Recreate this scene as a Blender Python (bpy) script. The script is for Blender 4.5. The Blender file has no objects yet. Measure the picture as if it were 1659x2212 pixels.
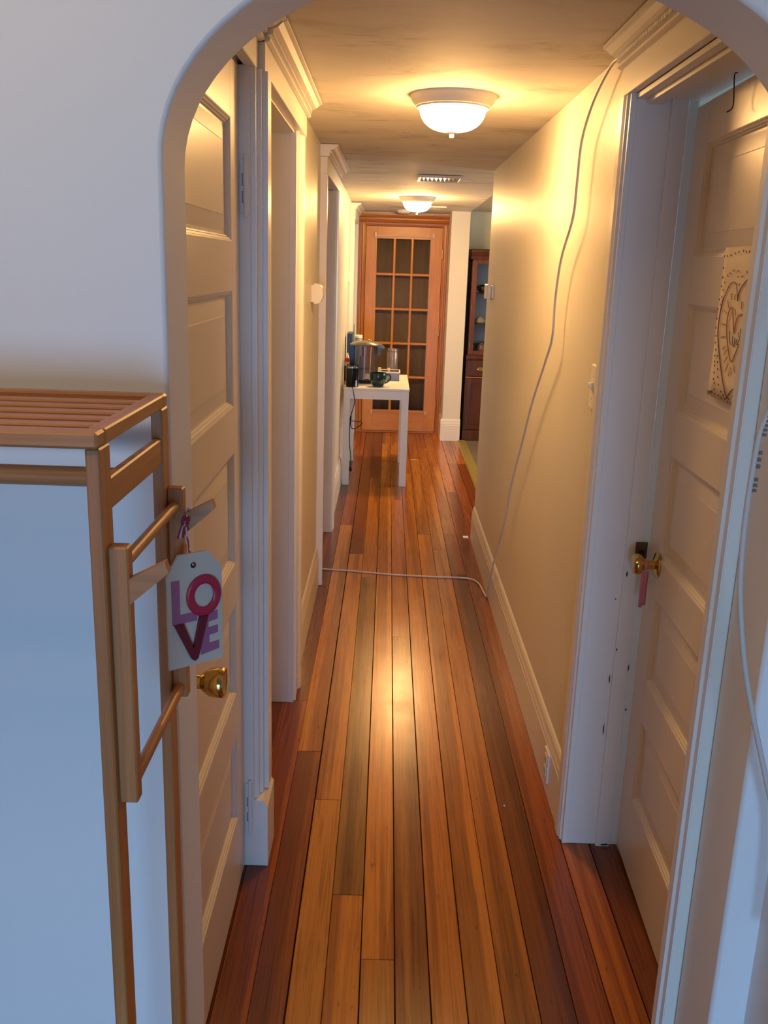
import bpy, bmesh, math, random
from mathutils import Vector, Matrix
random.seed(7)
C = bpy.context.scene.collection
scn = bpy.context.scene

# ------------------------------------------------------------------ camera
FPX, CH = 1982.0, 1.63
def _d(u, v): return Vector((u - 829.5, -(v - 1106.0), -FPX)).normalized()
_Y = _d(841, 575)
_Z = -_d(590, 8500); _Z = (_Z - _Z.dot(_Y) * _Y).normalized()
_X = _Y.cross(_Z)
ROT = Matrix((_X, _Y, _Z))                      # camera -> world
cam = bpy.data.cameras.new('camera'); camo = bpy.data.objects.new('camera', cam); C.objects.link(camo)
cam.sensor_fit = 'HORIZONTAL'; cam.sensor_width = 36.0; cam.lens = 36.0 * FPX / 1659.0
cam.clip_start = 0.02; cam.clip_end = 60
camo.matrix_world = Matrix.Translation((0, 0, CH)) @ ROT.to_4x4()
scn.camera = camo

# ------------------------------------------------------------------ light + exposure
scn.view_settings.view_transform = 'Standard'; scn.view_settings.look = 'None'
scn.view_settings.exposure = 0.0; scn.view_settings.gamma = 1.0
scn.view_settings.use_curve_mapping = False
world = bpy.data.worlds.new('world'); scn.world = world; world.use_nodes = True
bg = world.node_tree.nodes['Background']; bg.inputs[0].default_value = (0.45, 0.65, 1.0, 1); bg.inputs[1].default_value = 0.3
LAMP_L, LAMP_COL = 118.0, (1.0, 0.545, 0.19)
def area(name, loc, rot, sx, sy, power, col):
    l = bpy.data.lights.new(name, 'AREA'); l.shape = 'RECTANGLE'; l.size = sx; l.size_y = sy
    l.energy = power; l.color = col
    o = bpy.data.objects.new(name, l); o.location = loc; o.rotation_euler = rot; C.objects.link(o); return o
R = math.radians
wd = area('window_daylight', (0.0, -4.62, 0.85), (R(90 - 20), 0, 0), 1.5, 1.1, 62, (0.27, 0.56, 1.0)); wd.data.spread = R(92)
rl = bpy.data.lights.new('front_room_lamp', 'POINT'); rl.energy = 12.5; rl.color = (1.0, .70, .40); rl.shadow_soft_size = .12
rlo = bpy.data.objects.new('front_room_lamp', rl); rlo.location = (-.70, .40, 2.36); C.objects.link(rlo)
area('kitchen_daylight', (3.12, 7.2, 1.45), (0, R(90), 0), 1.2, 1.6, 42, (1.0, 0.93, 0.82))
area('side_room_daylight', (2.52, 2.6, 1.45), (0, R(90), 0), 1.0, 1.0, 15, (0.5, 0.72, 1.0))

# ------------------------------------------------------------------ helpers
def S(r, g, b):
    f = lambda c: (c / 255 / 12.92) if c / 255 <= 0.04045 else ((c / 255 + 0.055) / 1.055) ** 2.4
    return (f(r), f(g), f(b), 1.0)
WL = {}
def bmn(): return bmesh.new()
def box(bm, x0, x1, y0, y1, z0, z1, bev=0.0):
    x0, x1 = min(x0, x1), max(x0, x1); y0, y1 = min(y0, y1), max(y0, y1); z0, z1 = min(z0, z1), max(z0, z1)
    vs = [bm.verts.new((x, y, z)) for z in (z0, z1) for y in (y0, y1) for x in (x0, x1)]
    fs = [(0, 2, 3, 1), (4, 5, 7, 6), (0, 1, 5, 4), (2, 6, 7, 3), (0, 4, 6, 2), (1, 3, 7, 5)]
    faces = [bm.faces.new([vs[i] for i in f]) for f in fs]
    if bev > 0:
        es = list({e for f in faces for e in f.edges})
        bmesh.ops.bevel(bm, geom=es, offset=bev, segments=1, affect='EDGES', profile=0.5)
    return faces
def prism(bm, pts, a0, a1, put):
    """polygon pts (2d) extruded from a0 to a1; put(p,q,a)->xyz"""
    A = [bm.verts.new(put(p, q, a0)) for p, q in pts]; B_ = [bm.verts.new(put(p, q, a1)) for p, q in pts]
    n = len(pts)
    bm.faces.new(A[::-1]); bm.faces.new(B_)
    for i in range(n): bm.faces.new((A[i], A[(i + 1) % n], B_[(i + 1) % n], B_[i]))
    bmesh.ops.recalc_face_normals(bm, faces=bm.faces)
XY = lambda p, q, a: (p, q, a)      # vertical extrusion, pts = (x,y)
XZ = lambda p, q, a: (p, a, q)      # along y, pts = (x,z)
YZ = lambda p, q, a: (a, p, q)      # along x, pts = (y,z)
def tube(bm, pts, r, n=8, cap=True):
    pts = [Vector(p) for p in pts]; rs = r if isinstance(r, (list, tuple)) else [r] * len(pts)
    rings = []; up = Vector((0.13, 0.21, 1)).normalized(); prev = None
    for i, p in enumerate(pts):
        t = (pts[min(i + 1, len(pts) - 1)] - pts[max(i - 1, 0)]).normalized()
        a = (prev if prev else (up if abs(t.dot(up)) < .95 else Vector((1, 0, 0))))
        a = (a - a.dot(t) * t).normalized(); prev = a; b = t.cross(a)
        rings.append([bm.verts.new(p + rs[i] * (math.cos(2 * math.pi * k / n) * a + math.sin(2 * math.pi * k / n) * b)) for k in range(n)])
    for i in range(len(rings) - 1):
        for k in range(n): bm.faces.new((rings[i][k], rings[i][(k + 1) % n], rings[i + 1][(k + 1) % n], rings[i + 1][k]))
    if cap: bm.faces.new(rings[0][::-1]); bm.faces.new(rings[-1])
def smooth_path(pts, k=6):
    pts = [Vector(p) for p in pts]; out = []
    for i in range(len(pts) - 1):
        p0 = pts[max(i - 1, 0)]; p1 = pts[i]; p2 = pts[i + 1]; p3 = pts[min(i + 2, len(pts) - 1)]
        for j in range(k):
            t = j / k
            out.append(0.5 * ((2 * p1) + (p2 - p0) * t + (2 * p0 - 5 * p1 + 4 * p2 - p3) * t * t + (3 * p1 - p0 - 3 * p2 + p3) * t ** 3))
    out.append(pts[-1]); return out
def lathe(bm, prof, c, axis=(0, 0, 1), n=32, sx=1.0, sy=1.0):
    """prof = [(radius, height along axis)], c = origin"""
    c = Vector(c); ax = Vector(axis).normalized()
    a = Vector((1, 0, 0)) if abs(ax.x) < .9 else Vector((0, 1, 0))
    a = (a - a.dot(ax) * ax).normalized(); b = ax.cross(a)
    rings = []
    for r, h in prof:
        if r < 1e-6: rings.append([bm.verts.new(c + ax * h)])
        else: rings.append([bm.verts.new(c + ax * h + r * (sx * math.cos(2 * math.pi * k / n) * a + sy * math.sin(2 * math.pi * k / n) * b)) for k in range(n)])
    for A, B_ in zip(rings, rings[1:]):
        for k in range(n):
            q = (k + 1) % n
            if len(A) == 1 and len(B_) == 1: continue
            if len(A) == 1: bm.faces.new((A[0], B_[q], B_[k]))
            elif len(B_) == 1: bm.faces.new((A[k], A[q], B_[0]))
            else: bm.faces.new((A[k], A[q], B_[q], B_[k]))
    bmesh.ops.recalc_face_normals(bm, faces=bm.faces)
def obj(name, bm, mat, parent=None, smooth=False, origin=None):
    co = [v.co for v in bm.verts]
    lo = Vector((min(c.x for c in co), min(c.y for c in co), min(c.z for c in co)))
    hi = Vector((max(c.x for c in co), max(c.y for c in co), max(c.z for c in co)))
    o0 = Vector(origin) if origin else Vector(((lo.x + hi.x) / 2, (lo.y + hi.y) / 2, lo.z))
    for v in bm.verts: v.co -= o0
    me = bpy.data.meshes.new(name); bm.to_mesh(me); bm.free()
    o = bpy.data.objects.new(name, me); C.objects.link(o)
    if mat: me.materials.append(mat)
    if smooth:
        for p in me.polygons: p.use_smooth = True
        try:
            me.set_sharp_from_angle(angle=R(38))
        except Exception: pass
    WL[o.name] = o0
    if parent:
        o.parent = parent; o.location = o0 - WL[parent.name]
    else: o.location = o0
    return o
def tag(o, label, cat=None, group=None, kind=None):
    o['label'] = label
    if cat: o['category'] = cat
    if group: o['group'] = group
    if kind: o['kind'] = kind
    return o
def empty(name, loc, label, cat, group=None, kind=None):
    o = bpy.data.objects.new(name, None); C.objects.link(o); o.location = loc; o.empty_display_size = 0.05
    WL[o.name] = Vector(loc); return tag(o, label, cat, group, kind)
def struct(name, bm, mat, label, cat, smooth=False):
    return tag(obj(name, bm, mat, None, smooth), label, cat, None, 'structure')

# ------------------------------------------------------------------ materials
def newmat(name):
    m = bpy.data.materials.new(name); m.use_nodes = True
    nt = m.node_tree; return m, nt, nt.nodes['Principled BSDF']
def N(nt, t, **kw):
    n = nt.nodes.new(t)
    for k, v in kw.items(): setattr(n, k, v)
    return n
def ramp(nt, src, stops):
    r = N(nt, 'ShaderNodeValToRGB'); e = r.color_ramp.elements
    while len(e) < len(stops): e.new(0.5)
    for k, (p, c) in enumerate(stops): e[k].position = p; e[k].color = c
    nt.links.new(src, r.inputs[0]); return r.outputs[0]
def noise(nt, scale, detail=4, rough=.5, vec=(1, 1, 1), coord='Object', dist=0.0, rnd=False):
    tc = N(nt, 'ShaderNodeTexCoord'); mp = N(nt, 'ShaderNodeMapping'); mp.inputs['Scale'].default_value = vec
    nt.links.new(tc.outputs[coord], mp.inputs[0])
    if rnd:
        oi = N(nt, 'ShaderNodeObjectInfo'); mu = N(nt, 'ShaderNodeMath', operation='MULTIPLY'); mu.inputs[1].default_value = 63.0
        nt.links.new(oi.outputs['Random'], mu.inputs[0]); nt.links.new(mu.outputs[0], mp.inputs['Location'])
    n = N(nt, 'ShaderNodeTexNoise'); n.inputs['Scale'].default_value = scale; n.inputs['Detail'].default_value = detail
    n.inputs['Roughness'].default_value = rough; n.inputs['Distortion'].default_value = dist
    nt.links.new(mp.outputs[0], n.inputs['Vector']); return n.outputs['Fac']
def bump(nt, bsdf, h, strength=.2, dist=.002):
    b = N(nt, 'ShaderNodeBump'); b.inputs['Strength'].default_value = strength; b.inputs['Distance'].default_value = dist
    nt.links.new(h, b.inputs['Height']); nt.links.new(b.outputs[0], bsdf.inputs['Normal'])
def plain(name, col, rough=.5, metal=0.0, bumpv=None, var=0.0, spec=None):
    m, nt, b = newmat(name)
    b.inputs['Base Color'].default_value = col; b.inputs['Roughness'].default_value = rough; b.inputs['Metallic'].default_value = metal
    if spec is not None: b.inputs['Specular IOR Level'].default_value = spec
    if var > 0:
        f = noise(nt, 3.0, 5)
        nt.links.new(ramp(nt, f, [(.3, tuple(c * (1 - var) for c in col[:3]) + (1,)), (.7, col)]), b.inputs['Base Color'])
    if bumpv:
        f = noise(nt, bumpv[0], 4); bump(nt, b, f, bumpv[1], bumpv[2])
    return m
def wood(name, c1, c2, vec=(40, 40, 2), rough=.35, scale=1.0):
    m, nt, b = newmat(name)
    f = noise(nt, scale, 6, .6, vec, dist=.4)
    nt.links.new(ramp(nt, f, [(.3, c1), (.7, c2)]), b.inputs['Base Color'])
    b.inputs['Roughness'].default_value = rough
    bump(nt, b, f, .15, .001); return m
def clear(name, tint, gl=.12, rough=.05, haze=0.0, hcol=(.7, .7, .7, 1)):
    m = bpy.data.materials.new(name); m.use_nodes = True; nt = m.node_tree; nt.nodes.clear()
    out = N(nt, 'ShaderNodeOutputMaterial'); mx = N(nt, 'ShaderNodeMixShader'); tr = N(nt, 'ShaderNodeBsdfTransparent'); g = N(nt, 'ShaderNodeBsdfGlossy')
    fr = N(nt, 'ShaderNodeLayerWeight'); fr.inputs['Blend'].default_value = gl
    tr.inputs[0].default_value = tint; g.inputs['Roughness'].default_value = rough
    nt.links.new(fr.outputs['Fresnel'], mx.inputs[0])
    src = tr
    if haze > 0:
        df = N(nt, 'ShaderNodeBsdfDiffuse'); df.inputs[0].default_value = hcol
        hz = N(nt, 'ShaderNodeMixShader'); hz.inputs[0].default_value = haze
        nt.links.new(tr.outputs[0], hz.inputs[1]); nt.links.new(df.outputs[0], hz.inputs[2]); src = hz
    nt.links.new(src.outputs[0], mx.inputs[1]); nt.links.new(g.outputs[0], mx.inputs[2]); nt.links.new(mx.outputs[0], out.inputs[0])
    return m

M_wall = plain('wall_paint', (.74, .71, .62, 1), .42, bumpv=(14, .06, .004), var=.05)
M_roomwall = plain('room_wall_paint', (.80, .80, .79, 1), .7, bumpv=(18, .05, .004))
M_roomdim = plain('dark_bounce_paint', (.38, .35, .31, 1), .8)  # dark paint on unseen room walls, chosen to cut bounced light
M_trim = plain('trim_paint', (.78, .75, .70, 1), .33, bumpv=(30, .10, .002), var=.03)
M_doorp = plain('door_paint', (.74, .68, .60, 1), .34, bumpv=(25, .12, .002), var=.04)
# ceiling with brushed, mottled patches
M_ceil, nt, b = newmat('ceiling_paint')
f1 = noise(nt, 2.2, 8, .65, (1, 2.2, 1), dist=.6)
nt.links.new(ramp(nt, f1, [(.36, (.56, .51, .44, 1)), (.43, (.70, .66, .58, 1)), (.5, (.76, .72, .64, 1)), (.7, (.80, .76, .68, 1))]), b.inputs['Base Color'])
b.inputs['Roughness'].default_value = .75
f2 = noise(nt, 26, 6, .7); bump(nt, b, f2, .18, .004)
M_kitwall = plain('kitchen_wall_paint', (.72, .67, .50, 1), .6, var=.05)
# floor boards: colour per board from the object's colour
M_plank, nt, b = newmat('heart_pine_board')
oi = N(nt, 'ShaderNodeObjectInfo')
band = noise(nt, 1.0, 2, .4, (16, .22, 1), rnd=True)
bandr = ramp(nt, band, [(.47, (.50, .42, .38, 1)), (.52, (1, 1, 1, 1))])
grain = noise(nt, 1.0, 7, .62, (150, 3.0, 1), rnd=True, dist=.8)
grr = ramp(nt, grain, [(.30, (.42, .34, .28, 1)), (.50, (.88, .86, .84, 1)), (.75, (1.12, 1.08, 1.0, 1))])
spot = noise(nt, 1.0, 3, .6, (70, 16, 1), rnd=True)
spr = ramp(nt, spot, [(.24, (.35, .28, .22, 1)), (.32, (1, 1, 1, 1))])
def mul(a, c, fac=1.0):
    mx = N(nt, 'ShaderNodeMix', data_type='RGBA', blend_type='MULTIPLY'); mx.inputs[0].default_value = fac
    nt.links.new(a, mx.inputs[6]); nt.links.new(c, mx.inputs[7]); return mx.outputs[2]
col = mul(mul(mul(oi.outputs['Color'], bandr, .75), grr, .85), spr, .7)
nt.links.new(col, b.inputs['Base Color'])
rr = noise(nt, 5, 5, .6, (1, 1, 1), coord='Object', rnd=True)
mr = N(nt, 'ShaderNodeMapRange'); mr.inputs[3].default_value = .15; mr.inputs[4].default_value = .32
nt.links.new(rr, mr.inputs[0]); nt.links.new(mr.outputs[0], b.inputs['Roughness'])
bump(nt, b, grain, .10, .0012)
M_sub = plain('floor_gap_dirt', (.02, .012, .008, 1), .9)
M_slabwood = wood('room_floor_wood', (.16, .07, .022, 1), (.30, .14, .045, 1), (12, 1, 1), .35, 3)
M_oak = wood('honey_pine', (.52, .19, .014, 1), (.66, .285, .024, 1), (60, 60, 3), .33)
M_oakh = wood('honey_pine_rail', (.52, .19, .014, 1), (.66, .285, .024, 1), (3, 60, 60), .33)
M_oakcas = wood('honey_pine_casing', (.36, .12, .022, 1), (.52, .20, .038, 1), (50, 50, 3), .33)
M_oakcash = wood('honey_pine_casing_head', (.36, .12, .022, 1), (.52, .20, .038, 1), (3, 50, 50), .33)
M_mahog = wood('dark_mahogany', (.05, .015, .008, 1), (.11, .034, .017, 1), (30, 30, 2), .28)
M_bamz = wood('bamboo_upright', (.36, .130, .036, 1), (.56, .225, .072, 1), (90, 90, 2.5), .42)
M_bamx = wood('bamboo_slat', (.37, .140, .042, 1), (.57, .24, .082, 1), (2.5, 90, 90), .42)
M_bamy = wood('bamboo_cross', (.37, .135, .036, 1), (.57, .235, .075, 1), (90, 2.5, 90), .42)
M_brass = plain('polished_brass', (.62, .43, .15, 1), .16, 1.0)
M_dbrass = plain('tarnished_brass', (.16, .11, .05, 1), .4, .9)
M_black = plain('black_plastic', (.006, .006, .007, 1), .2, spec=.3)
M_dark = plain('dark_void', (.015, .012, .010, 1), .9)
M_white = plain('white_plastic', (.78, .75, .68, 1), .38)
M_bright = plain('bright_white_plastic', (.88, .86, .82, 1), .3)
M_tablew = plain('white_laminate', (.78, .77, .76, 1), .36)
M_cable = plain('white_cable', (.60, .55, .50, 1), .5)  # white cable greyed, its backlit shade mixed into the colour
M_green = plain('green_glaze', (.006, .035, .036, 1), .10)
M_clear = clear('clear_plastic', (.80, .82, .86, 1), .25, .06)
M_smoke = clear('smoky_plastic', (.50, .50, .58, 1), .22, .08, .10, (.36, .36, .44, 1))
M_pane = clear('door_glass', (.80, .77, .72, 1), .04, .15)
M_hglass = clear('cabinet_glass', (.85, .87, .9, 1), .15, .03)
M_curtain = plain('grey_brown_curtain', (.40, .35, .31, 1), .9, var=.2)
M_paper = plain('drawing_paper', (.84, .74, .63, 1), .8)
M_pink = plain('pink_ribbon_cloth', (.62, .22, .26, 1), .7, var=.2)
M_tagw = plain('tag_white_paint', (.56, .46, .37, 1), .6)
M_red = plain('tag_red_paint', (.42, .012, .045, 1), .4)
M_dred = plain('tag_dark_red_paint', (.13, .004, .015, 1), .4)
M_purp = plain('tag_mauve_paint', (.32, .10, .19, 1), .55)
M_tile = plain('kitchen_tile_glaze', (.20, .17, .13, 1), .4, var=.3)
M_thresh = plain('olive_threshold_metal', (.38, .31, .09, 1), .35, .3)
M_silver = plain('silver', (.7, .68, .62, 1), .25, 1.0)
m, nt, b = newmat('lamp_glass_glow'); M_glow = m
b.inputs['Base Color'].default_value = (.9, .85, .75, 1); b.inputs['Emission Color'].default_value = LAMP_COL + (1,); b.inputs['Emission Strength'].default_value = LAMP_L
M_glow2 = M_glow.copy(); M_glow2.name = 'lamp_glass_glow_far'; M_glow2.node_tree.nodes['Principled BSDF'].inputs['Emission Strength'].default_value = LAMP_L * 2.1
M_lamprim = plain('lamp_rim_enamel', (.70, .66, .58, 1), .4)

ZC = 2.168                                   # hall ceiling
def zc(y): return ZC if y < 5.5 else ZC - (y - 5.5) * 0.0095
# ================================================================== FLOOR
bm = bmn(); box(bm, -2.7, 3.3, -4.7, 10.2, -.10, -.020)
floor = struct('floor', bm, M_sub, 'orange brown heart pine board floor of the hallway', 'floor')
EDGE0, PIT = -0.0165, 0.0825
joints = {-4: [1.02, 3.234, 6.1, 8.3], -3: [2.854, 5.73, 8.0], -2: [2.56, 5.12, 7.45], -1: [2.11, 4.71, 7.12], 0: [1.876, 6.81, 8.6], 1: [3.9, 6.44, 8.1],
          2: [1.3, 7.32], 3: [5.57, 7.9], 4: [5.25, 8.4], 5: [4.80, 5.60, 7.6], 6: [4.45, 6.73, 8.9], 7: [4.30, 7.77], 8: [3.3, 5.3, 7.77], -5: [2.7, 5.4], -6: [3.3, 7.0]}
pal = dict(o=(.52, .185, .036), h=(.62, .25, .050), y=(.58, .25, .054), d=(.21, .062, .016), r=(.33, .095, .021), g=(.36, .185, .052), t=(.47, .18, .040))
tone = {-4: 'orrdo', -3: 'ryrr', -2: 'yhrd', -1: 'hgtdr', 0: 'yhyt', 1: 'toyt', 2: 'roth', 3: 'hyoy', 4: 'thro', 5: 'drht', 6: 'rroho', 7: 'orto', 8: 'ddro', -5: 'ddr', -6: 'rdr'}
GAP = {-2: .0019, -1: .0006, 0: .0013, 1: .0012, 2: .0012, 3: .0012, 4: .0006, 5: .0009, 6: .0008, 7: .0011, 8: .0012}   # half the open joint at each board edge
for k in range(-6, 9):
    xa, xb = EDGE0 + k * PIT, EDGE0 + (k + 1) * PIT
    ys = [0.1] + joints[k] + [9.30]
    for i in range(len(ys) - 1):
        bm = bmn(); ga, gb = GAP.get(k, .0004), GAP.get(k + 1, .0004)
        dz = random.uniform(-.0012, 0.0)
        box(bm, xa + ga, xb - gb, ys[i] + .0006, ys[i + 1] - .0006, -.020, 0.0 + dz, .0012)
        p = obj('plank', bm, M_plank, floor)
        c = pal[tone[k][i % len(tone[k])]]; s = random.uniform(.76, .95)
        p.color = (c[0] * s * 1.08, c[1] * s * random.uniform(.93, 1.03), c[2] * s * .65, 1)
bm = bmn(); box(bm, -2.6, -.511, -4.6, 9.3, -.020, -.002); box(bm, -.511, .726, -4.6, .1, -.020, -.002); box(bm, .726, 2.6, -4.6, 3.95, -.020, -.002)
tag(obj('floor_boards_beyond', bm, M_slabwood, floor), 'plain wood floor of the adjoining rooms')
# kitchen floor
bm = bmn(); box(bm, .80, 3.2, 4.0, 9.5, -.020, -.006)
kfl = struct('floor_kitchen', bm, M_sub, 'grey brown tiled kitchen floor beyond the threshold', 'floor')
bmt = bmn(); box(bmt, .002, .198, .002, .598, -.006, 0.0, .002)
t0 = None
for i in range(5):
    for j in range(7):
        x = .80 + i * .2; y = 5.3 + j * .6 + (i % 2) * .3 - .3
        if t0 is None:
            t0 = obj('tile', bmt, M_tile, kfl); t = t0; off = t0.location.copy()
        else:
            t = t0.copy(); C.objects.link(t); t.parent = kfl
        t.location = off + Vector((x, y, 0))
bm = bmn(); prism(bm, [(.715, 0), (.725, .009), (.790, .009), (.802, 0)], 5.52, 8.86, XZ)
struct('trim_1', bm, M_thresh, 'olive yellow metal threshold strip between wood floor and kitchen tiles', 'threshold')

# ================================================================== CEILINGS
bm = bmn()
pts = [(1.40, ZC), (5.5, ZC), (9.6, zc(9.6)), (9.6, 2.35), (1.40, 2.35)]
prism(bm, pts, -1.9, .735, YZ)
struct('ceiling', bm, M_ceil, 'mottled cream plaster ceiling along the hallway', 'ceiling')
bm = bmn(); box(bm, .735, 3.3, 1.40, 9.6, 2.172, 2.35)
struct('ceiling_kitchen', bm, M_kitwall, 'plain beige ceiling over the kitchen', 'ceiling')
bm = bmn(); box(bm, -2.7, 1.9, -4.7, 1.40, 2.45, 2.6)
struct('ceiling_room', bm, M_roomwall, 'white ceiling of the room in front of the archway', 'ceiling')

# ================================================================== WALLS
AXL, AXR, AZ, AB, AY0, AY1 = -.31, .595, 1.76, .285, 1.31, 1.46
ac, aw = (AXL + AXR) / 2, (AXR - AXL) / 2
arc = [(ac + aw * math.cos(math.pi - t * math.pi / 40), AZ + AB * math.sin(t * math.pi / 40)) for t in range(41)]
bm = bmn()
prism(bm, [(-2.6, 0), (AXL, 0)] + arc + [(AXR, 0), (.70, 0), (.70, 2.45), (-2.6, 2.45)], AY0, AY1, XZ)
wa = struct('wall_arch', bm, M_roomwall, 'white plaster wall with the round headed archway into the hall', 'wall', True)
bv = wa.modifiers.new('soft', 'BEVEL'); bv.width = .006; bv.segments = 2; bv.limit_method = 'ANGLE'; bv.angle_limit = R(50)
# room in front of the arch
bm = bmn(); box(bm, .655, .80, .55, AY0, 0, 2.45); box(bm, .80, 1.8, .55, .65, 0, 2.45); box(bm, 1.8, 1.9, -4.6, .65, 0, 2.45)
struct('wall_room_right', bm, M_roomwall, 'white wall at the right edge in front of the archway', 'wall')
bm = bmn(); box(bm, -2.75, -2.6, -4.6, 1.46, 0, 2.45)
struct('wall_room_left', bm, M_roomdim, 'darkened unseen left wall of the front room', 'wall')
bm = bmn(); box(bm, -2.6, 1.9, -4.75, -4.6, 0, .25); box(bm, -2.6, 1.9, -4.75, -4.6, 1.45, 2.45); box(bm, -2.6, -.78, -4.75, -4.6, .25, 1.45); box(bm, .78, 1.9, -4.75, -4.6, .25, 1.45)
struct('wall_room_back', bm, M_roomdim, 'darkened unseen wall with the window behind the viewer', 'wall')
# hall left wall with door openings
XL, XLB = -.335, -.48
D1 = (1.495, 2.222, 2.062); D2 = (2.36, 3.215, 2.055); D3 = (4.675, 5.545, 2.055); D4 = (8.27, 9.05, 2.03)
bm = bmn(); y = AY1
for (a, b_, h) in ((D1[0] - .012, D2[1] + .013, 2.062), (D3[0] - .013, D3[1] + .013, D3[2]), (D4[0] - .013, D4[1] + .013, D4[2])):
    box(bm, XLB, XL, y, a, 0, 2.20); box(bm, XLB, XL, a, b_, h, 2.20); y = b_
box(bm, XLB, XL, y, 9.27, 0, 2.20)
struct('wall_left', bm, M_wall, 'cream painted left wall of the hallway', 'wall')
bm = bmn(); box(bm, -1.85, -1.75, AY1, 9.4, 0, 2.3); box(bm, -1.75, XLB, 3.6, 3.7, 0, 2.3); box(bm, -1.75, XLB, 6.6, 6.7, 0, 2.3); box(bm, -1.75, XLB, 9.3, 9.4, 0, 2.3); box(bm, -1.75, XLB, 2.25, 2.3, 0, 2.3)
struct('wall_side_rooms', bm, M_wall, 'cream walls of the rooms behind the left doorways', 'wall')
# hall right wall
XR, XRB = .575, .733
DR = (1.513, 2.37, 2.045)
bm = bmn()
box(bm, XR, XRB, AY1, DR[0] - .013, 0, 2.20); box(bm, XR, XRB, DR[0] - .013, DR[1] + .013, DR[2] + .001, 2.20); box(bm, XR, XRB, DR[1] + .013, 5.50, 0, 2.20)
struct('wall_right', bm, M_wall, 'cream painted right wall of the hallway ending at the kitchen opening', 'wall')
bm = bmn(); box(bm, .562, XRB, 8.865, 9.40, 0, 2.20)
struct('wall_stub', bm, M_wall, 'narrow cream wall end beside the glazed door', 'wall')
bm = bmn(); box(bm, -1.75, -.25, 9.27, 9.40, 0, 2.2); box(bm, .525, .562, 9.27, 9.40, 0, 2.2); box(bm, -.25, .525, 9.27, 9.40, 2.02, 2.2)
struct('wall_end', bm, M_wall, 'end wall of the hallway around the glazed door', 'wall')
bm = bmn(); box(bm, -.6, .9, 10.05, 10.15, 0, 2.3); box(bm, -.6, -.5, 9.4, 10.05, 0, 2.3); box(bm, .8, .9, 9.56, 10.05, 0, 2.3)
struct('wall_vestibule', bm, plain('vestibule_paint', (.35, .29, .23, 1), .8), 'dim brown walls behind the glazed door', 'wall')
bm = bmn(); box(bm, XRB, 3.2, 9.45, 9.55, 0, 2.25); box(bm, 3.2, 3.3, 1.4, 9.55, 0, 2.25)
struct('wall_kitchen', bm, M_kitwall, 'pale green beige kitchen wall behind the china cabinet', 'wall')
bm = bmn(); box(bm, XRB, 3.2, 3.92, 4.0, 0, 2.25); box(bm, .80, 3.2, 1.2, 1.31, 0, 2.25); box(bm, 2.6, 2.7, 1.31, 3.92, 0, 2.25)
struct('wall_bedroom', bm, M_roomwall, 'white walls of the room behind the right door', 'wall')

# ================================================================== TRIM
def cornice_pts(xf, s, xo, top, h=.052, xb=None):
    """profile in (x,z); xf fascia plane, s=+1 grows towards +x, xo outer edge"""
    p = abs(xo - xf); P_ = lambda a: xf + s * p * a
    zb = top - h; xb = xf - s * .02 if xb is None else xb
    return [(xb, zb), (P_(.10), zb), (P_(.24), zb + .004), (P_(.24), zb + .010), (P_(.12), zb + .013), (P_(.28), zb + .016), (P_(.28), zb + .026),
            (P_(.42), zb + .028), (P_(.60), zb + .032), (P_(.82), zb + .042), (P_(.92), zb + .043), (P_(1), zb + .045), (P_(1), top), (xb, top)]
def header(name, label, xw, xf, s, xo, y0, y1, zb, ext=(0.02, 0.02), top=None, part_mat=M_trim):
    top = top or (zc((y0 + y1) / 2) - .003)
    root = empty(name, ((xw + xf) / 2, (y0 + y1) / 2, zb), label, 'door trim', kind='structure')
    bm = bmn(); box(bm, xw - s * .004, xf, y0, y1, zb, top - .045, .0015); obj('fascia', bm, part_mat, root)
    bm = bmn(); prism(bm, cornice_pts(xf, s, xo, top, xb=xw - s * .002), y0 - ext[0], y1 + ext[1], XZ); obj('cornice', bm, part_mat, root)
    # dentil band, pieces far below ten pixels: one joined piece
    bm = bmn(); p = abs(xo - xf); n = int((y1 - y0) / .012)
    for i in range(n):
        yy = y0 + .004 + i * .012
        box(bm, xf + s * p * .25, xf + s * p * .36, yy, yy + .007, top - .0355, top - .0262)
    d = obj('dentil_band', bm, part_mat, root); d['kind'] = 'stuff'
    return root
# left side: headers over the near door and the second doorway
h1 = header('trim_2', 'cream door head with dentil cornice above the near left panelled door', XL, -.3135, 1, -.250, 1.462, 2.284, 2.052, (0, 0))
h2 = header('trim_3', 'cream door head with dentil cornice above the open second doorway on the left', XL, -.298, 1, -.248, 2.286, 3.385, 2.050, (0, .02))
h3 = header('trim_4', 'cream door head with glossy cornice above the third left doorway past the chime', XL, -.303, 1, -.252, 4.555, 5.66, 2.040, (.03, .03))
h4 = header('trim_5', 'cream door head at the far left corner beside the glazed door', XL, -.300, 1, -.250, 8.12, 9.17, 2.005, (.03, .03))
h5 = header('trim_6', 'cream door head with dentil cornice above the right panelled door', XR, .556, -1, .505, 1.462, 2.447, 2.046, (0, .015))
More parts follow.
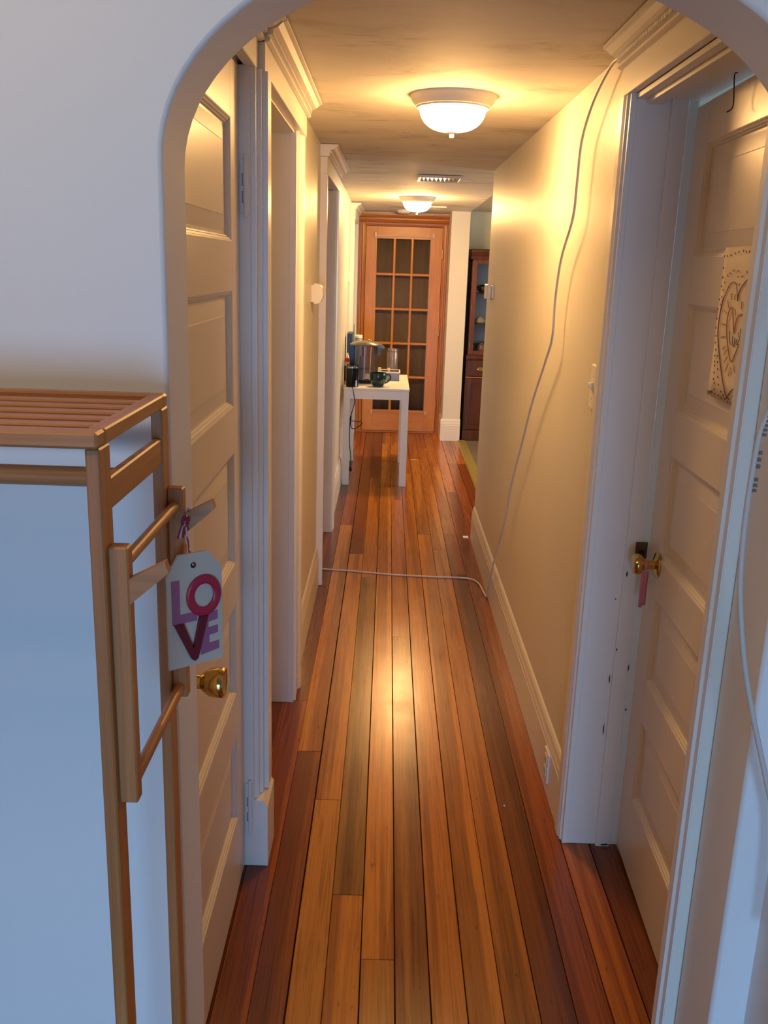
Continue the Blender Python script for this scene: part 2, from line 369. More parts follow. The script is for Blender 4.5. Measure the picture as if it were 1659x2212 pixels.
# mullion casing between near door and second doorway (stepped)
bm = bmn()
prism(bm, [(-.352, 2.222), (-.325, 2.222), (-.325, 2.236), (-.3135, 2.238), (-.3135, 2.262), (-.304, 2.264), (-.304, 2.287), (-.292, 2.289), (-.292, 2.35), (-.300, 2.36), (-.352, 2.36)], .205, 2.052, XY)
mull = struct('trim_7', bm, M_trim, 'stepped cream upright casing between the near left door and the second doorway', 'door trim')
bm = bmn(); prism(bm, [(-.352, 0), (-.287, 0), (-.287, .185), (-.300, .205), (-.352, .205)], 2.222, 2.362, XZ); obj('plinth_block', bm, M_trim, mull)
bm = bmn(); box(bm, XLB, -.352, 2.222, 2.36, 0, 2.062); obj('jamb_post', bm, M_trim, mull)
def casing(name, label, x_wall, s, y_in, y_out, z1, proud=.033, jamb=True, jd=.14):
    """upright casing leg; y_in faces the opening"""
    d = 1 if y_out > y_in else -1
    bm = bmn(); p = proud
    pr_ = [(x_wall - s * .003, y_in), (x_wall + s * p * .55, y_in), (x_wall + s * p * .55, y_in + d * .016), (x_wall + s * p * .8, y_in + d * .020), (x_wall + s * p * .72, y_in + d * .05),
           (x_wall + s * p * .72, y_out - d * .05), (x_wall + s * p, y_out - d * .034), (x_wall + s * p, y_out), (x_wall - s * .003, y_out)]
    prism(bm, pr_, 0, z1, XY)
    o = struct(name, bm, M_trim, label, 'door trim')
    if jamb:
        bm = bmn(); box(bm, x_wall - s * jd, x_wall - s * .003, y_in, y_in + d * .012, 0, z1, .001); obj('jamb', bm, M_trim, o)
        bm = bmn(); box(bm, x_wall - s * .125, x_wall - s * .085, y_in - d * .011, y_in, 0, z1, .001); obj('door_stop', bm, M_trim, o)
    return o
casing('trim_8', 'far upright casing and jamb of the open second doorway on the left', XL, 1, D2[1], 3.38, 2.05)
casing('trim_9', 'near upright casing of the third left doorway past the chime', XL, 1, D3[0], 4.558, 2.04)
casing('trim_10', 'far upright casing and jamb of the third left doorway before the white table', XL, 1, D3[1], 5.655, 2.04)
casing('trim_11', 'upright casing at the far left corner beside the thermostat box', XL, 1, D4[0], 8.13, 2.005)
casing('trim_12', 'upright casing at the far left corner against the glazed door', XL, 1, D4[1], 9.16, 2.005)
# right door casings
t13 = casing('trim_13', 'chipped cream casing and jamb on the knob side of the right door', XR, -1, DR[1], 2.445, 2.046, proud=.020, jd=.152)
for (x, z, h, w) in ((.662, .62, .010, .0022), (.651, .52, .030, .002), (.649, .36, .040, .002), (.700, .56, .022, .0022), (.705, .44, .008, .003), (.668, .838, .016, .003), (.645, .77, .006, .002), (.68, .004, .006, .02)):
    bm = bmn(); prism(bm, [(x, z), (x + w, z + h * .3), (x + w * .6, z + h), (x - w * .4, z + h * .6)], 2.3588 if .64 < x < .66 else 2.3575, 2.3595, XZ); obj('chipped_paint', bm, M_dark, t13)
bm = bmn(); prism(bm, [(.597, 1.461), (.573, 1.461), (.571, 1.472), (.566, 1.476), (.565, 1.495), (.569, 1.503), (.5725, 1.513), (.597, 1.513)], 0, 2.046, XY)
rc = struct('trim_14', bm, M_trim, 'moulded near casing of the right door beside the archway', 'door trim')
bm = bmn(); box(bm, .597, .727, 1.501, 1.513, 0, 2.045); obj('jamb', bm, M_trim, rc)
bm = bmn(); box(bm, XR + .001, .732, DR[0], DR[1], 2.033, 2.0445); jh = obj('jamb_head', bm, M_trim, h5)
bm = bmn(); box(bm, .60, .64, DR[0], DR[1], 2.022, 2.033, .001); obj('door_stop', bm, M_trim, h5)
for hh, dd in ((h2, D2), (h3, D3)):
    bm = bmn(); box(bm, XLB, XL + .01, dd[0], dd[1], dd[2] - .013, dd[2] - .001); obj('jamb_head', bm, M_trim, hh)
    bm = bmn(); box(bm, -.46, -.42, dd[0], dd[1], dd[2] - .024, dd[2] - .012, .001); obj('door_stop', bm, M_trim, hh)
bm = bmn(); box(bm, XLB, -.352, D1[0] - .002, D1[1], D1[2] - .008, D1[2] - .001); obj('jamb_head', bm, M_trim, h1)

# baseboards
BP = [(0, 0), (1, 0), (1, .150), (.86, .156), (.90, .166), (.70, .178), (.55, .196), (.30, .206), (0, .212)]
def baseboard(name, label, x, s, t, y0, y1):
    bm = bmn(); prism(bm, [(x + s * t * a, z) for a, z in BP], y0, y1, XZ); return struct(name, bm, M_trim, label, 'baseboard')
baseboard('baseboard_right', 'tall moulded cream baseboard along the right wall', XR, -1, .016, 2.446, 5.50)
baseboard('baseboard_left', 'tall cream baseboard under the wall chime on the left', XL, 1, .016, 3.381, 4.557)
baseboard('baseboard_left_far', 'tall cream baseboard on the left wall behind the white table', XL, 1, .016, 5.657, 8.128)
bm = bmn(); prism(bm, [(8.865 - .016 * a, z) for a, z in BP], .546, .737, YZ)
prism(bm, [(.562 - .016 * a, z) for a, z in BP], 8.866, 9.235, XZ)
struct('baseboard_stub', bm, M_trim, 'cream baseboard around the wall end beside the glazed door', 'baseboard')

# ================================================================== PANELLED DOORS
PAN = [(1.672, 1.928), (1.303, 1.567), (.922, 1.196), (.578, .82), (.222, .466)]
def ring_loft(bm, y0, y1, z0, z1, prof, xf, s, cap=False):
    loops = []
    for ins, dep in prof:
        loops.append([bm.verts.new((xf + s * dep, yy, zz)) for yy, zz in ((y0 + ins, z0 + ins), (y1 - ins, z0 + ins), (y1 - ins, z1 - ins), (y0 + ins, z1 - ins))])
    for A, B_ in zip(loops, loops[1:]):
        for k in range(4): bm.faces.new((A[k], A[(k + 1) % 4], B_[(k + 1) % 4], B_[k]))
    if cap: bm.faces.new(loops[-1])
    bmesh.ops.recalc_face_normals(bm, faces=bm.faces)
def panel_door(name, label, xf, s, y0, y1, z1, sw=.105, th=.036, mat=M_doorp):
    """xf = visible face, s=+1 when it faces +x"""
    root = empty(name, ((xf - s * th / 2), y0, .012), label, 'door', kind='structure')
    bm = bmn(); xb = xf - s * th
    box(bm, xb, xf, y0, y0 + sw, .012, z1, .001); box(bm, xb, xf, y1 - sw, y1, .012, z1, .001)
    zs = [z1] + [z for p in PAN for z in (p[1], p[0])] + [.012]
    for i in range(0, len(zs), 2): box(bm, xb, xf, y0 + sw, y1 - sw, zs[i + 1], zs[i])
    obj('door_frame', bm, mat, root)
    for (a, b_) in PAN:
        bm = bmn(); ring_loft(bm, y0 + sw, y1 - sw, a, b_, [(.014, -.013), (.020, -.0135), (.052, -.009), (.054, -.0082)], xf, s, True)
        box(bm, xf - s * .030, xf - s * .016, y0 + sw, y1 - sw, a, b_)
        p = obj('panel', bm, mat, root)
        bm = bmn(); ring_loft(bm, y0 + sw, y1 - sw, a, b_, [(0, 0.0), (.003, -.001), (.004, -.003), (.008, -.0045), (.010, -.008), (.0125, -.009), (.015, -.0135)], xf, s)
        obj('panel_molding', bm, mat, p)
    return root
# near left door
d1 = panel_door('door_1', 'cream five panel door at the near left with a brass knob', -.350, 1, 1.5, 2.219, 2.05)
bm = bmn(); lathe(bm, [(.030, 0), (.031, .004), (.022, .008), (.014, .010), (.013, .024), (.019, .030), (.026, .040), (.0285, .054), (.029, .066), (.027, .069), (.024, .068), (.021, .066), (0, .065)], (-.350, 1.566, .872), (1, 0, 0), 36)
tag(obj('knob', bm, M_brass, d1, True), 'polished brass door knob')
for za, zb in ((1.738, 1.855), (.112, .258)):
    bm = bmn(); box(bm, -.3475, -.3265, 2.2185, 2.2225, za, zb, .001); hg = obj('hinge', bm, M_trim, d1)
    bm = bmn(); lathe(bm, [(0, -.012), (.004, -.010), (.005, -.004), (.0045, 0), (.0055, 0), (.0055, zb - za), (.0045, zb - za), (.0052, zb - za + .004), (.004, zb - za + .010), (0, zb - za + .012)], (-.334, 2.2165, za), (0, 0, 1), 12)
    obj('knuckle', bm, M_trim, hg, True)
    for q in (.62, .30):
        z = za + (zb - za) * q; bm = bmn()
        for (a, b_, c, d) in ((-.343, -.3415, -.013, .013), (-.3415, -.332, .0118, .013), (-.3415, -.332, -.013, -.0118)): box(bm, a, b_, 2.2178, 2.2190, z + c, z + d)
        obj('paint_crack', bm, M_dark, hg)
# right door, a little ajar into the room
d2 = panel_door('door_2', 'cream five panel door standing slightly ajar on the right with a child drawing', .694, -1, 1.517, 2.362, 2.017)
for q in (1.70, .25):
    bm = bmn(); lathe(bm, [(0, -.05), (.005, -.048), (.005, .048), (0, .05)], (.688, 1.506, q), (0, 0, 1), 10); obj('hinge', bm, M_trim, d2, True)
bm = bmn(); lathe(bm, [(.034, 0), (.034, .003), (.031, .006), (.020, .009), (.013, .011), (.0125, .026), (.014, .030), (.012, .031), (.012, .036), (.017, .038), (.0245, .043), (.0275, .050), (.0275, .057), (.024, .063), (.016, .066), (.010, .066), (0, .065)], (.694, 2.262, .905), (-1, 0, 0), 36)
tag(obj('knob', bm, M_brass, d2, True), 'polished brass door knob')
bm = bmn(); box(bm, .684, .716, 2.3545, 2.3572, .875, .938, .001); sp = struct('trim_15', bm, M_dbrass, 'tarnished brass strike plate on the jamb behind the right door knob', 'strike plate')
bm = bmn(); box(bm, .692, .708, 2.3535, 2.3546, .892, .916); obj('latch_hole', bm, M_dark, sp)
bm = bmn(); lathe(bm, [(0, .0014), (.0035, .001), (.004, 0)], (.700, 2.3545, .928), (0, -1, 0), 10); obj('screw', bm, M_dbrass, sp, True)
d2.rotation_euler = (0, 0, R(-1.9))
# far left closed door in the fourth doorway
panel_door('door_4', 'cream panelled door at the far left corner beyond the white table', -.40, 1, D4[0] + .004, D4[1] - .004, 2.005)
# ---------------------------------------------------------------- glazed end door
YD = 9.262
d3 = empty('door_3', (.137, YD, 0), 'honey pine door glazed with fifteen small panes at the hall end', 'door', kind='structure')
x0, x1, zt = -.232, .507, 2.0
gx0, gx1, gz0, gz1 = -.126, .391, .225, 1.887
bm = bmn(); box(bm, x0, gx0, YD - .018, YD + .018, .012, zt, .001); obj('stile', bm, M_oak, d3)
bm = bmn(); box(bm, gx1, x1, YD - .018, YD + .018, .012, zt, .001); obj('stile', bm, M_oak, d3)
bm = bmn(); box(bm, gx0, gx1, YD - .018, YD + .018, .012, gz0, .001); obj('rail', bm, M_oakh, d3)
bm = bmn(); box(bm, gx0, gx1, YD - .018, YD + .018, gz1, zt, .001); obj('rail', bm, M_oakh, d3)
cw = (gx1 - gx0) / 3; rh = (gz1 - gz0) / 5
for i in (1, 2):
    xx = gx0 + i * cw; bm = bmn(); prism(bm, [(xx - .013, YD + .01), (xx - .013, YD - .008), (xx - .006, YD - .017), (xx + .006, YD - .017), (xx + .013, YD - .008), (xx + .013, YD + .01)], gz0, gz1, XY); obj('muntin', bm, M_oak, d3)
for j in range(1, 5):
    zz = gz0 + j * rh; bm = bmn(); prism(bm, [(YD + .0095, zz - .013), (YD - .0075, zz - .013), (YD - .0165, zz - .006), (YD - .0165, zz + .006), (YD - .0075, zz + .013), (YD + .0095, zz + .013)], gx0, gx1, YZ); obj('muntin', bm, M_oakh, d3)
p0 = None
for i in range(3):
    for j in range(5):
        bm = bmn(); box(bm, gx0 + i * cw + .006, gx0 + (i + 1) * cw - .006, YD - .002, YD + .002, gz0 + j * rh + .006, gz0 + (j + 1) * rh - .006); obj('pane', bm, M_pane, d3)
for zz in (1.755, 1.02, .285):
    bm = bmn(); lathe(bm, [(0, -.045), (.006, -.043), (.006, .043), (0, .045)], (.511, YD - .022, zz), (0, 0, 1), 10); obj('hinge', bm, M_brass, d3, True)
bm = bmn(); lathe(bm, [(.026, 0), (.026, .004), (.020, .008), (.010, .010), (.010, .035), (.008, .040), (0, .041)], (-.180, YD - .018, .905), (0, -1, 0), 24); hn = obj('lever_handle', bm, M_brass, d3, True)
bm = bmn(); tube(bm, smooth_path([(-.180, YD - .052, .905), (-.150, YD - .055, .902), (-.120, YD - .055, .882), (-.095, YD - .055, .868), (-.078, YD - .055, .880)]), [.009] * 6 + [.008] * 6 + [.007] * 6 + [.006] * 7, 10); obj('lever', bm, M_brass, hn, True)
bm = bmn(); box(bm, x0, x1, YD - .022, YD - .016, .004, .016); obj('door_sweep', bm, M_dbrass, d3)
# wooden casing
dc = empty('trim_16', (.14, 9.25, 0), 'stained pine casing around the glazed end door', 'door trim', kind='structure')
def wcas(xi, xo):
    d = 1 if xo > xi else -1
    return [(xi, 9.272), (xi, 9.252), (xi + d * .010, 9.250), (xi + d * .014, 9.242), (xi + d * .030, 9.240), (xi + d * .034, 9.247), (xi + d * .040, 9.240), (xo - d * .016, 9.236), (xo - d * .012, 9.228), (xo, 9.228), (xo, 9.272)]
bm = bmn(); prism(bm, wcas(x0 - .004, -.298), 0, 2.02, XY); obj('casing_leg', bm, M_oakcas, dc)
bm = bmn(); prism(bm, wcas(x1 + .004, .558), 0, 2.02, XY); obj('casing_leg', bm, M_oakcas, dc)
bm = bmn(); prism(bm, [(9.272, 2.004), (9.252, 2.004), (9.250, 2.014), (9.242, 2.018), (9.240, 2.034), (9.247, 2.038), (9.240, 2.044), (9.234, 2.058), (9.226, 2.062), (9.226, 2.075), (9.272, 2.075)], -.300, .560, YZ); obj('casing_head', bm, M_oakcash, dc)
bm = bmn(); prism(bm, [(9.272, 2.075), (9.222, 2.075), (9.216, 2.083), (9.206, 2.090), (9.200, 2.104), (9.200, 2.112), (9.272, 2.112)], -.300, .5605, YZ); obj('head_cap', bm, M_oakcash, dc)
bm = bmn(); box(bm, -.29, .555, 9.20, 9.275, 0, .010, .002); obj('door_sill', bm, M_oakcash, dc)
# curtain behind the glass
bm = bmn(); xs = [-.21 + i * .7 / 60 for i in range(61)]
vs = [[bm.verts.new((x, 9.320 + .004 * math.sin(i * .5) + .002 * math.sin(i * 1.3), z)) for z in (.16, 1.0, 1.93)] for i, x in enumerate(xs)]
for a, b_ in zip(vs, vs[1:]):
    for k in range(2): bm.faces.new((a[k], b_[k], b_[k + 1], a[k + 1]))
cu = tag(obj('curtain', bm, M_curtain, None, True), 'grey brown curtain hanging behind the panes of the glazed door', 'curtain')
sm = cu.modifiers.new('thick', 'SOLIDIFY'); sm.thickness = .002
# curtain rod on the door
cr = empty('curtain_rod', (.14, 9.22, 1.90), 'thin white curtain rod on brackets at the top of the glazed door', 'curtain rod', 'curtain rods on the glazed door')
bm = bmn(); tube(bm, [(-.135, 9.225, 1.912), (.418, 9.225, 1.912)], .0035, 8); obj('rod', bm, M_white, cr, True)
for xx in (-.140, .421):
    bm = bmn(); box(bm, xx - .007, xx + .007, 9.220, 9.245, 1.898, 1.945, .002); obj('bracket', bm, M_white, cr)
cr2 = empty('curtain_rod', (.14, 9.22, .20), 'thin brass tinted curtain rod near the bottom of the glazed door', 'curtain rod', 'curtain rods on the glazed door')
bm = bmn(); tube(bm, [(-.135, 9.228, .205), (.405, 9.228, .205)], .002, 8); obj('rod', bm, M_oakh, cr2, True)
for xx in (-.138, .408):
    bm = bmn(); box(bm, xx - .005, xx + .005, 9.224, 9.245, .185, .220, .002); obj('bracket', bm, M_white, cr2)

# ================================================================== CEILING FITTINGS
def lamp(label, x, y, r, glow=None):
    z = zc(y); root = empty('ceiling_light', (x, y, z), label, 'ceiling light', 'dome ceiling lights in the hallway')
    k = r / .137
    bm = bmn(); lathe(bm, [(0, 0), (.137 * k, 0), (.137 * k, -.006), (.130 * k, -.020), (.121 * k, -.030), (.120 * k, -.034), (.115 * k, -.035), (.114 * k, -.040), (.108 * k, -.041), (.104 * k, -.036), (0, -.034)], (x, y, z), (0, 0, 1), 56); obj('rim', bm, M_lamprim, root, True)
    bm = bmn(); pf = [(.106 * k, -.038)] + [(.106 * k * math.cos(t * math.pi / 24) ** .72, -.038 - .071 * math.sin(t * math.pi / 24)) for t in range(1, 12)] + [(0, -.109)]
    lathe(bm, pf, (x, y, z), (0, 0, 1), 56); obj('glass_bowl', bm, glow or M_glow, root, True)
    bm = bmn(); lathe(bm, [(0, -.108), (.020, -.1085), (.019, -.112), (.008, -.114), (.0075, -.124), (.006, -.127), (0, -.128)], (x, y, z), (0, 0, 1), 20); obj('finial', bm, M_lamprim, root, True)
lamp('large glowing dome ceiling light nearest the archway', .190, 3.215, .139)
lamp('glowing dome ceiling light farther down the hall before the glazed door', .200, 7.45, .140, M_glow2)
def vent(label, xa, xb, ya, yb, nl):
    z = zc((ya + yb) / 2); root = empty('ceiling_vent', ((xa + xb) / 2, (ya + yb) / 2, z), label, 'air vent', 'ceiling air vents')
    bm = bmn(); f = .022
    for (a, b_, c, d) in ((xa, xb, ya, ya + f), (xa, xb, yb - f, yb), (xa, xa + f, ya + f, yb - f), (xb - f, xb, ya + f, yb - f)): box(bm, a, b_, c, d, z - .016, z - .001, .003)
    obj('frame', bm, M_lamprim, root)
    bm = bmn(); box(bm, xa + f, xb - f, ya + f, yb - f, z - .004, z - .001); obj('backing', bm, M_dark, root)
    w = (xb - xa - 2 * f) / nl
    for i in range(nl):
        xx = xa + f + w * (i + .5); bm = bmn()
        prism(bm, [(xx - w * .42, z - .004), (xx + w * .30, z - .014), (xx + w * .42, z - .0125), (xx - w * .30, z - .003)], ya + f, yb - f, XZ); obj('louver', bm, M_silver, root)
vent('white ceiling vent with shiny louvers between the two dome lights', .155, .430, 5.80, 6.10, 9)
vent('small ceiling vent behind the far dome light', .325, .475, 8.25, 8.48, 6)
zz = zc(8.9)
sd = empty('smoke_detector', (.12, 8.9, zz), 'round white smoke detector on the ceiling above the glazed door', 'smoke detector')
bm = bmn(); lathe(bm, [(0, 0), (.065, 0), (.065, -.012), (.058, -.026), (.040, -.032), (0, -.033)], (.12, 8.9, zz), (0, 0, 1), 32); obj('cover', bm, M_white, sd, True)
bm = bmn(); lathe(bm, [(.010, -.033), (.009, -.036), (0, -.0365)], (.12, 8.9, zz), (0, 0, 1), 16); obj('test_button', bm, M_lamprim, sd, True)

# ================================================================== WALL FITTINGS
# chime on left wall
ch = empty('wall_chime', (XL, 4.11, 1.455), 'small cream wall chime box on the left wall between two doorways', 'chime box')
bm = bmn(); box(bm, XL, XL + .012, 4.07, 4.16, 1.468, 1.540, .002); obj('back_plate', bm, M_white, ch)
bm = bmn(); pts = [(XL + .012, 1.463)] + [(XL + .012 + .040 * math.sin(t * math.pi / 20) ** .6, 1.505 - .042 * math.cos(t * math.pi / 20)) for t in range(1, 20)] + [(XL + .012, 1.547)]
prism(bm, pts, 4.075, 4.155, XZ); obj('domed_cover', bm, M_white, ch, True)
# thermostat-like boxes
th = empty('thermostat', (XL, 7.9, 1.50), 'small cream thermostat box on the far left wall before the corner door', 'thermostat')
bm = bmn(); box(bm, XL, XL + .012, 7.86, 7.94, 1.495, 1.575, .003); obj('back_plate', bm, M_white, th)
bm = bmn(); pts = [(XL + .012, 1.500)] + [(XL + .012 + .028 * math.sin(t * math.pi / 16) ** .7, 1.535 - .035 * math.cos(t * math.pi / 16)) for t in range(1, 16)] + [(XL + .012, 1.57)]
prism(bm, pts, 7.865, 7.935, XZ); obj('domed_cover', bm, M_white, th, True)
sn = empty('wall_sensor', (XR, 5.30, 1.468), 'cream two part wall box at the end of the right wall by the kitchen', 'wall box')
bm = bmn(); box(bm, XR - .010, XR, 5.16, 5.34, 1.478, 1.545, .002); obj('back_plate', bm, M_white, sn)
bm = bmn(); box(bm, XR - .032, XR - .010, 5.20, 5.36, 1.470, 1.550, .004); obj('cover', bm, M_white, sn)
# switch
sw = empty('light_switch', (XR, 2.52, 1.267), 'cream toggle light switch on the right wall beside the panelled door', 'light switch')
bm = bmn(); box(bm, XR - .008, XR, 2.485, 2.556, 1.267, 1.388, .003); obj('plate', bm, M_bright, sw)
bm = bmn(); prism(bm, [(XR - .008, 1.316), (XR - .020, 1.331), (XR - .022, 1.338), (XR - .008, 1.340)], 2.515, 2.527, XZ); obj('toggle', bm, M_bright, sw)
for z in (1.297, 1.358):
    bm = bmn(); lathe(bm, [(.003, 0), (.003, .001), (0, .0014)], (XR - .008, 2.5205, z), (-1, 0, 0), 8); obj('screw', bm, M_lamprim, sw)
# outlets
def outlet(label, x, s, y0, y1, z0, z1):
    o = empty('wall_outlet', (x, (y0 + y1) / 2, z0), label, 'outlet', 'wall outlets')
    bm = bmn(); box(bm, x, x + s * .006, y0, y1, z0, z1, .002); obj('plate', bm, M_white, o)
    for q in (.30, .70):
        zc_ = z0 + (z1 - z0) * q; yc = (y0 + y1) / 2
        bm = bmn(); box(bm, x + s * .005, x + s * .0075, yc - .017, yc + .017, zc_ - .014, zc_ + .014, .001); sk = obj('socket', bm, M_white, o)
        bm = bmn(); box(bm, x + s * .0072, x + s * .0080, yc - .008, yc - .006, zc_ - .005, zc_ + .005); box(bm, x + s * .0072, x + s * .0080, yc + .006, yc + .008, zc_ - .005, zc_ + .005); obj('slot', bm, M_dark, sk)
outlet('white power outlet set in the right baseboard near the panelled door', XR - .016, -1, 2.61, 2.68, .048, .148)
outlet('white power outlet on the left wall behind the white table leg', XL, 1, 7.08, 7.15, .40, .51)
# hook shaped wire on right door head
bm = bmn(); tube(bm, smooth_path([(.690, 2.02, 2.028), (.684, 2.02, 2.026), (.686, 2.02, 2.00), (.688, 2.02, 1.965), (.678, 2.025, 1.955)]), .0012, 6)
tag(obj('wire_hook', bm, M_dark, None, True), 'thin dark wire hook over the top of the right door', 'hook')

# ================================================================== CABLES
pts = [(.570, 2.44, 2.15), (.558, 2.47, 2.145), (.548, 2.55, 2.14), (.540, 2.70, 2.08), (.540, 2.82, 1.995), (.540, 2.84, 1.885), (.540, 2.86, 1.785), (.540, 3.00, 1.668), (.540, 3.05, 1.538), (.540, 3.05, 1.422), (.540, 3.14, 1.338),
       (.540, 3.36, 1.163), (.540, 3.52, .996), (.540, 3.75, .758), (.540, 3.88, .56), (.545, 4.18, .28), (.548, 4.34, .10), (.552, 4.43, .012), (.545, 4.50, .006), (.532, 4.64, .006), (.50, 4.71, .006), (.43, 4.735, .005), (.30, 4.735, .005), (.076, 4.75, .005), (-.154, 4.79, .005), (-.316, 4.81, .005)]
bm = bmn(); tube(bm, smooth_path(pts, 6), .0042, 8)
tag(obj('white_cable', bm, M_cable, None, True), 'long white cable hanging down the right wall and crossing the hall floor', 'cable')
cb = empty('hanging_cable', (.53, 1.24, .7), 'white cord hanging in front of the archway at the right edge', 'cable')
cp = [(.545, 1.245, 1.60), (.530, 1.245, 1.50), (.522, 1.245, 1.452), (.514, 1.245, 1.42), (.511, 1.245, 1.33), (.513, 1.245, 1.25), (.520, 1.245, 1.18), (.540, 1.245, 1.08), (.566, 1.245, .99), (.600, 1.245, .885), (.630, 1.24, .78), (.640, 1.22, .60)]
bm = bmn(); tube(bm, smooth_path(cp, 8), .0042, 10); obj('cord', bm, M_cable, cb, True)
bm = bmn(); hp = smooth_path([(.5285, 1.2425, 1.48), (.5195, 1.2425, 1.425), (.5165, 1.2425, 1.335)], 22)
for i in range(0, len(hp) - 1, 2):
    if random.random() < .85: tube(bm, [hp[i], hp[i + 1]], .0028 + random.random() * .001, 6)
obj('twisted_tie', bm, plain('dark_tie', (.16, .15, .15, 1), .7), cb, True)['kind'] = 'stuff'

# ================================================================== GARMENT RACK
rk = empty('garment_rack', (-.70, 1.11, 0), 'bamboo garment rack with slatted top standing against the archway wall', 'garment rack')
RX, RF, RB, RT = -.300, .945, 1.262, 1.452
RXL = -1.15
bm = bmn(); box(bm, RXL, RX, RF, RF + .030, RT - .018, RT, .003); obj('shelf_rail', bm, M_bamx, rk)
bm = bmn(); box(bm, RXL, RX, RB - .022, RB, RT - .018, RT, .003); obj('shelf_rail', bm, M_bamx, rk)
bm = bmn(); box(bm, RX - .020, RX, RF + .030, RB - .022, RT - .018, RT, .002); obj('end_rail', bm, M_bamy, rk)
bm = bmn(); box(bm, RXL, RXL + .020, RF + .030, RB - .022, RT - .018, RT, .002); obj('end_rail', bm, M_bamy, rk)
n = 5; gap = (RB - .022 - RF - .030) / (n + 1)
for i in range(n):
    yy = RF + .030 + gap * (i + 1) - .0
    bm = bmn(); box(bm, RXL + .020, RX - .020, yy - .012, yy + .012, RT - .015, RT - .003, .002); obj('slat', bm, M_bamx, rk)
for xx in (RX - .016, RXL):
    for ya, yb in ((RF + .006, RF + .044), (RB - .034, RB)):
        bm = bmn(); box(bm, xx, xx + .016, ya, yb, 0, RT - .018, .002); obj('post', bm, M_bamz, rk)
    bm = bmn(); box(bm, xx + .002, xx + .014, RF + .044, RB - .034, 1.357, 1.394, .002); obj('side_rail', bm, M_bamy, rk)
    bm = bmn(); box(bm, xx + .002, xx + .014, RF + .044, RB - .034, .20, .235, .002); obj('side_rail', bm, M_bamy, rk)
bm = bmn(); tube(bm, [(RXL + .01, 1.11, 1.366), (RX - .014, 1.11, 1.366)], .0125, 16); obj('hanging_rod', bm, M_bamx, rk, True)
for yy in (RF + .03, RB - .02):
    bm = bmn(); box(bm, RXL + .016, RX - .016, yy - .008, yy + .008, .205, .23, .002); obj('bottom_rail', bm, M_bamx, rk)
# side hook frame
for ya, yb in ((.962, .982), (1.240, 1.260)):
    bm = bmn(); box(bm, RX, RX + .022, ya, yb, 1.004, 1.322, .002); hb = obj('hook_board', bm, M_bamz, rk)
    zc0 = 1.270
    bm = bmn(); ym = (ya + yb) / 2 - .001
    prism(bm, [(RX + .022, zc0 + .015), (RX + .022, zc0 - .015), (RX + .060, zc0 + .018), (RX + .066, zc0 + .024), (RX + .062, zc0 + .036)], ym - .007, ym + .007, XZ); obj('peg', bm, M_bamx, hb)
for zz in (1.297, 1.020):
    bm = bmn(); tube(bm, [(RX + .011, .980, zz), (RX + .011, 1.242, zz)], .0075, 16); obj('dowel', bm, M_bamy, rk, True)

# ---------------------------------------------------------------- LOVE tag
A_ = Vector((-.289, 1.180, 0)); B2 = Vector((-.2235, 1.232, 0)); TW = (B2 - A_).length; TH = .166
eu = (B2 - A_).normalized(); ez = Vector((0, 0, 1)); en = Vector((eu.y, -eu.x, 0))      # en faces the viewer
TZ = 1.240
def tp(a, b_, d=0.0): return A_ + eu * (a * TW) + ez * (TZ - b_ * TH) + en * d
def tagprism(bm, pts, d0, d1):
    P_ = [bm.verts.new(tp(a, b_, d0)) for a, b_ in pts]; Q = [bm.verts.new(tp(a, b_, d1)) for a, b_ in pts]; n = len(pts)
    bm.faces.new(P_); bm.faces.new(Q[::-1])
    for i in range(n): bm.faces.new((P_[i], Q[i], Q[(i + 1) % n], P_[(i + 1) % n]))
    bmesh.ops.recalc_face_normals(bm, faces=bm.faces)
tg = empty('hanging_tag', tp(.5, 1), 'white wooden gift tag reading LOVE hanging from the rack peg', 'tag')
bm = bmn(); tagprism(bm, [(0, .18), (.21, 0), (.74, 0), (1, .155), (1, 1), (0, 1)], -.004, 0); obj('board', bm, M_tagw, tg)
bm = bmn(); c0 = tp(.475, .105); lathe(bm, [(.0042, -.0045), (.0042, .0004), (0, .0004)], c0, en, 16); obj('hole', bm, M_dark, tg)
bm = bmn(); tagprism(bm, [(.07, .215), (.215, .215), (.215, .52), (.52, .52), (.52, .60), (.07, .60)], 0, .0008); obj('letter_l', bm, M_purp, tg)
bm = bmn(); nn = 40; ro = []
for k in range(nn):
    t = 2 * math.pi * k / nn; ring = []
    for (fa, dd) in ((1.0, 0), (1.0, .0035), (.93, .005), (.66, .005), (.58, .0035), (.58, 0)):
        ring.append(bm.verts.new(tp(.645 + .315 * fa * math.cos(t), .385 + .183 * fa * math.sin(t), dd)))
    ro.append(ring)
for k in range(nn):
    for q in range(5): bm.faces.new((ro[k][q], ro[k][q + 1], ro[(k + 1) % nn][q + 1], ro[(k + 1) % nn][q]))
bmesh.ops.recalc_face_normals(bm, faces=bm.faces)
obj('letter_o', bm, M_red, tg, True)
bm = bmn(); tagprism(bm, [(.09, .600), (.255, .600), (.425, .840), (.555, .565), (.705, .565), (.505, .935), (.44, .955), (.39, .935)], 0, .005); obj('letter_v', bm, M_dred, tg)
bm = bmn(); tagprism(bm, [(.60, .565), (.905, .545), (.905, .625), (.73, .637), (.73, .690), (.905, .682), (.905, .750), (.74, .760), (.74, .832), (.925, .825), (.925, .900), (.58, .925), (.58, .80)], 0, .0008); obj('letter_e', bm, M_purp, tg)
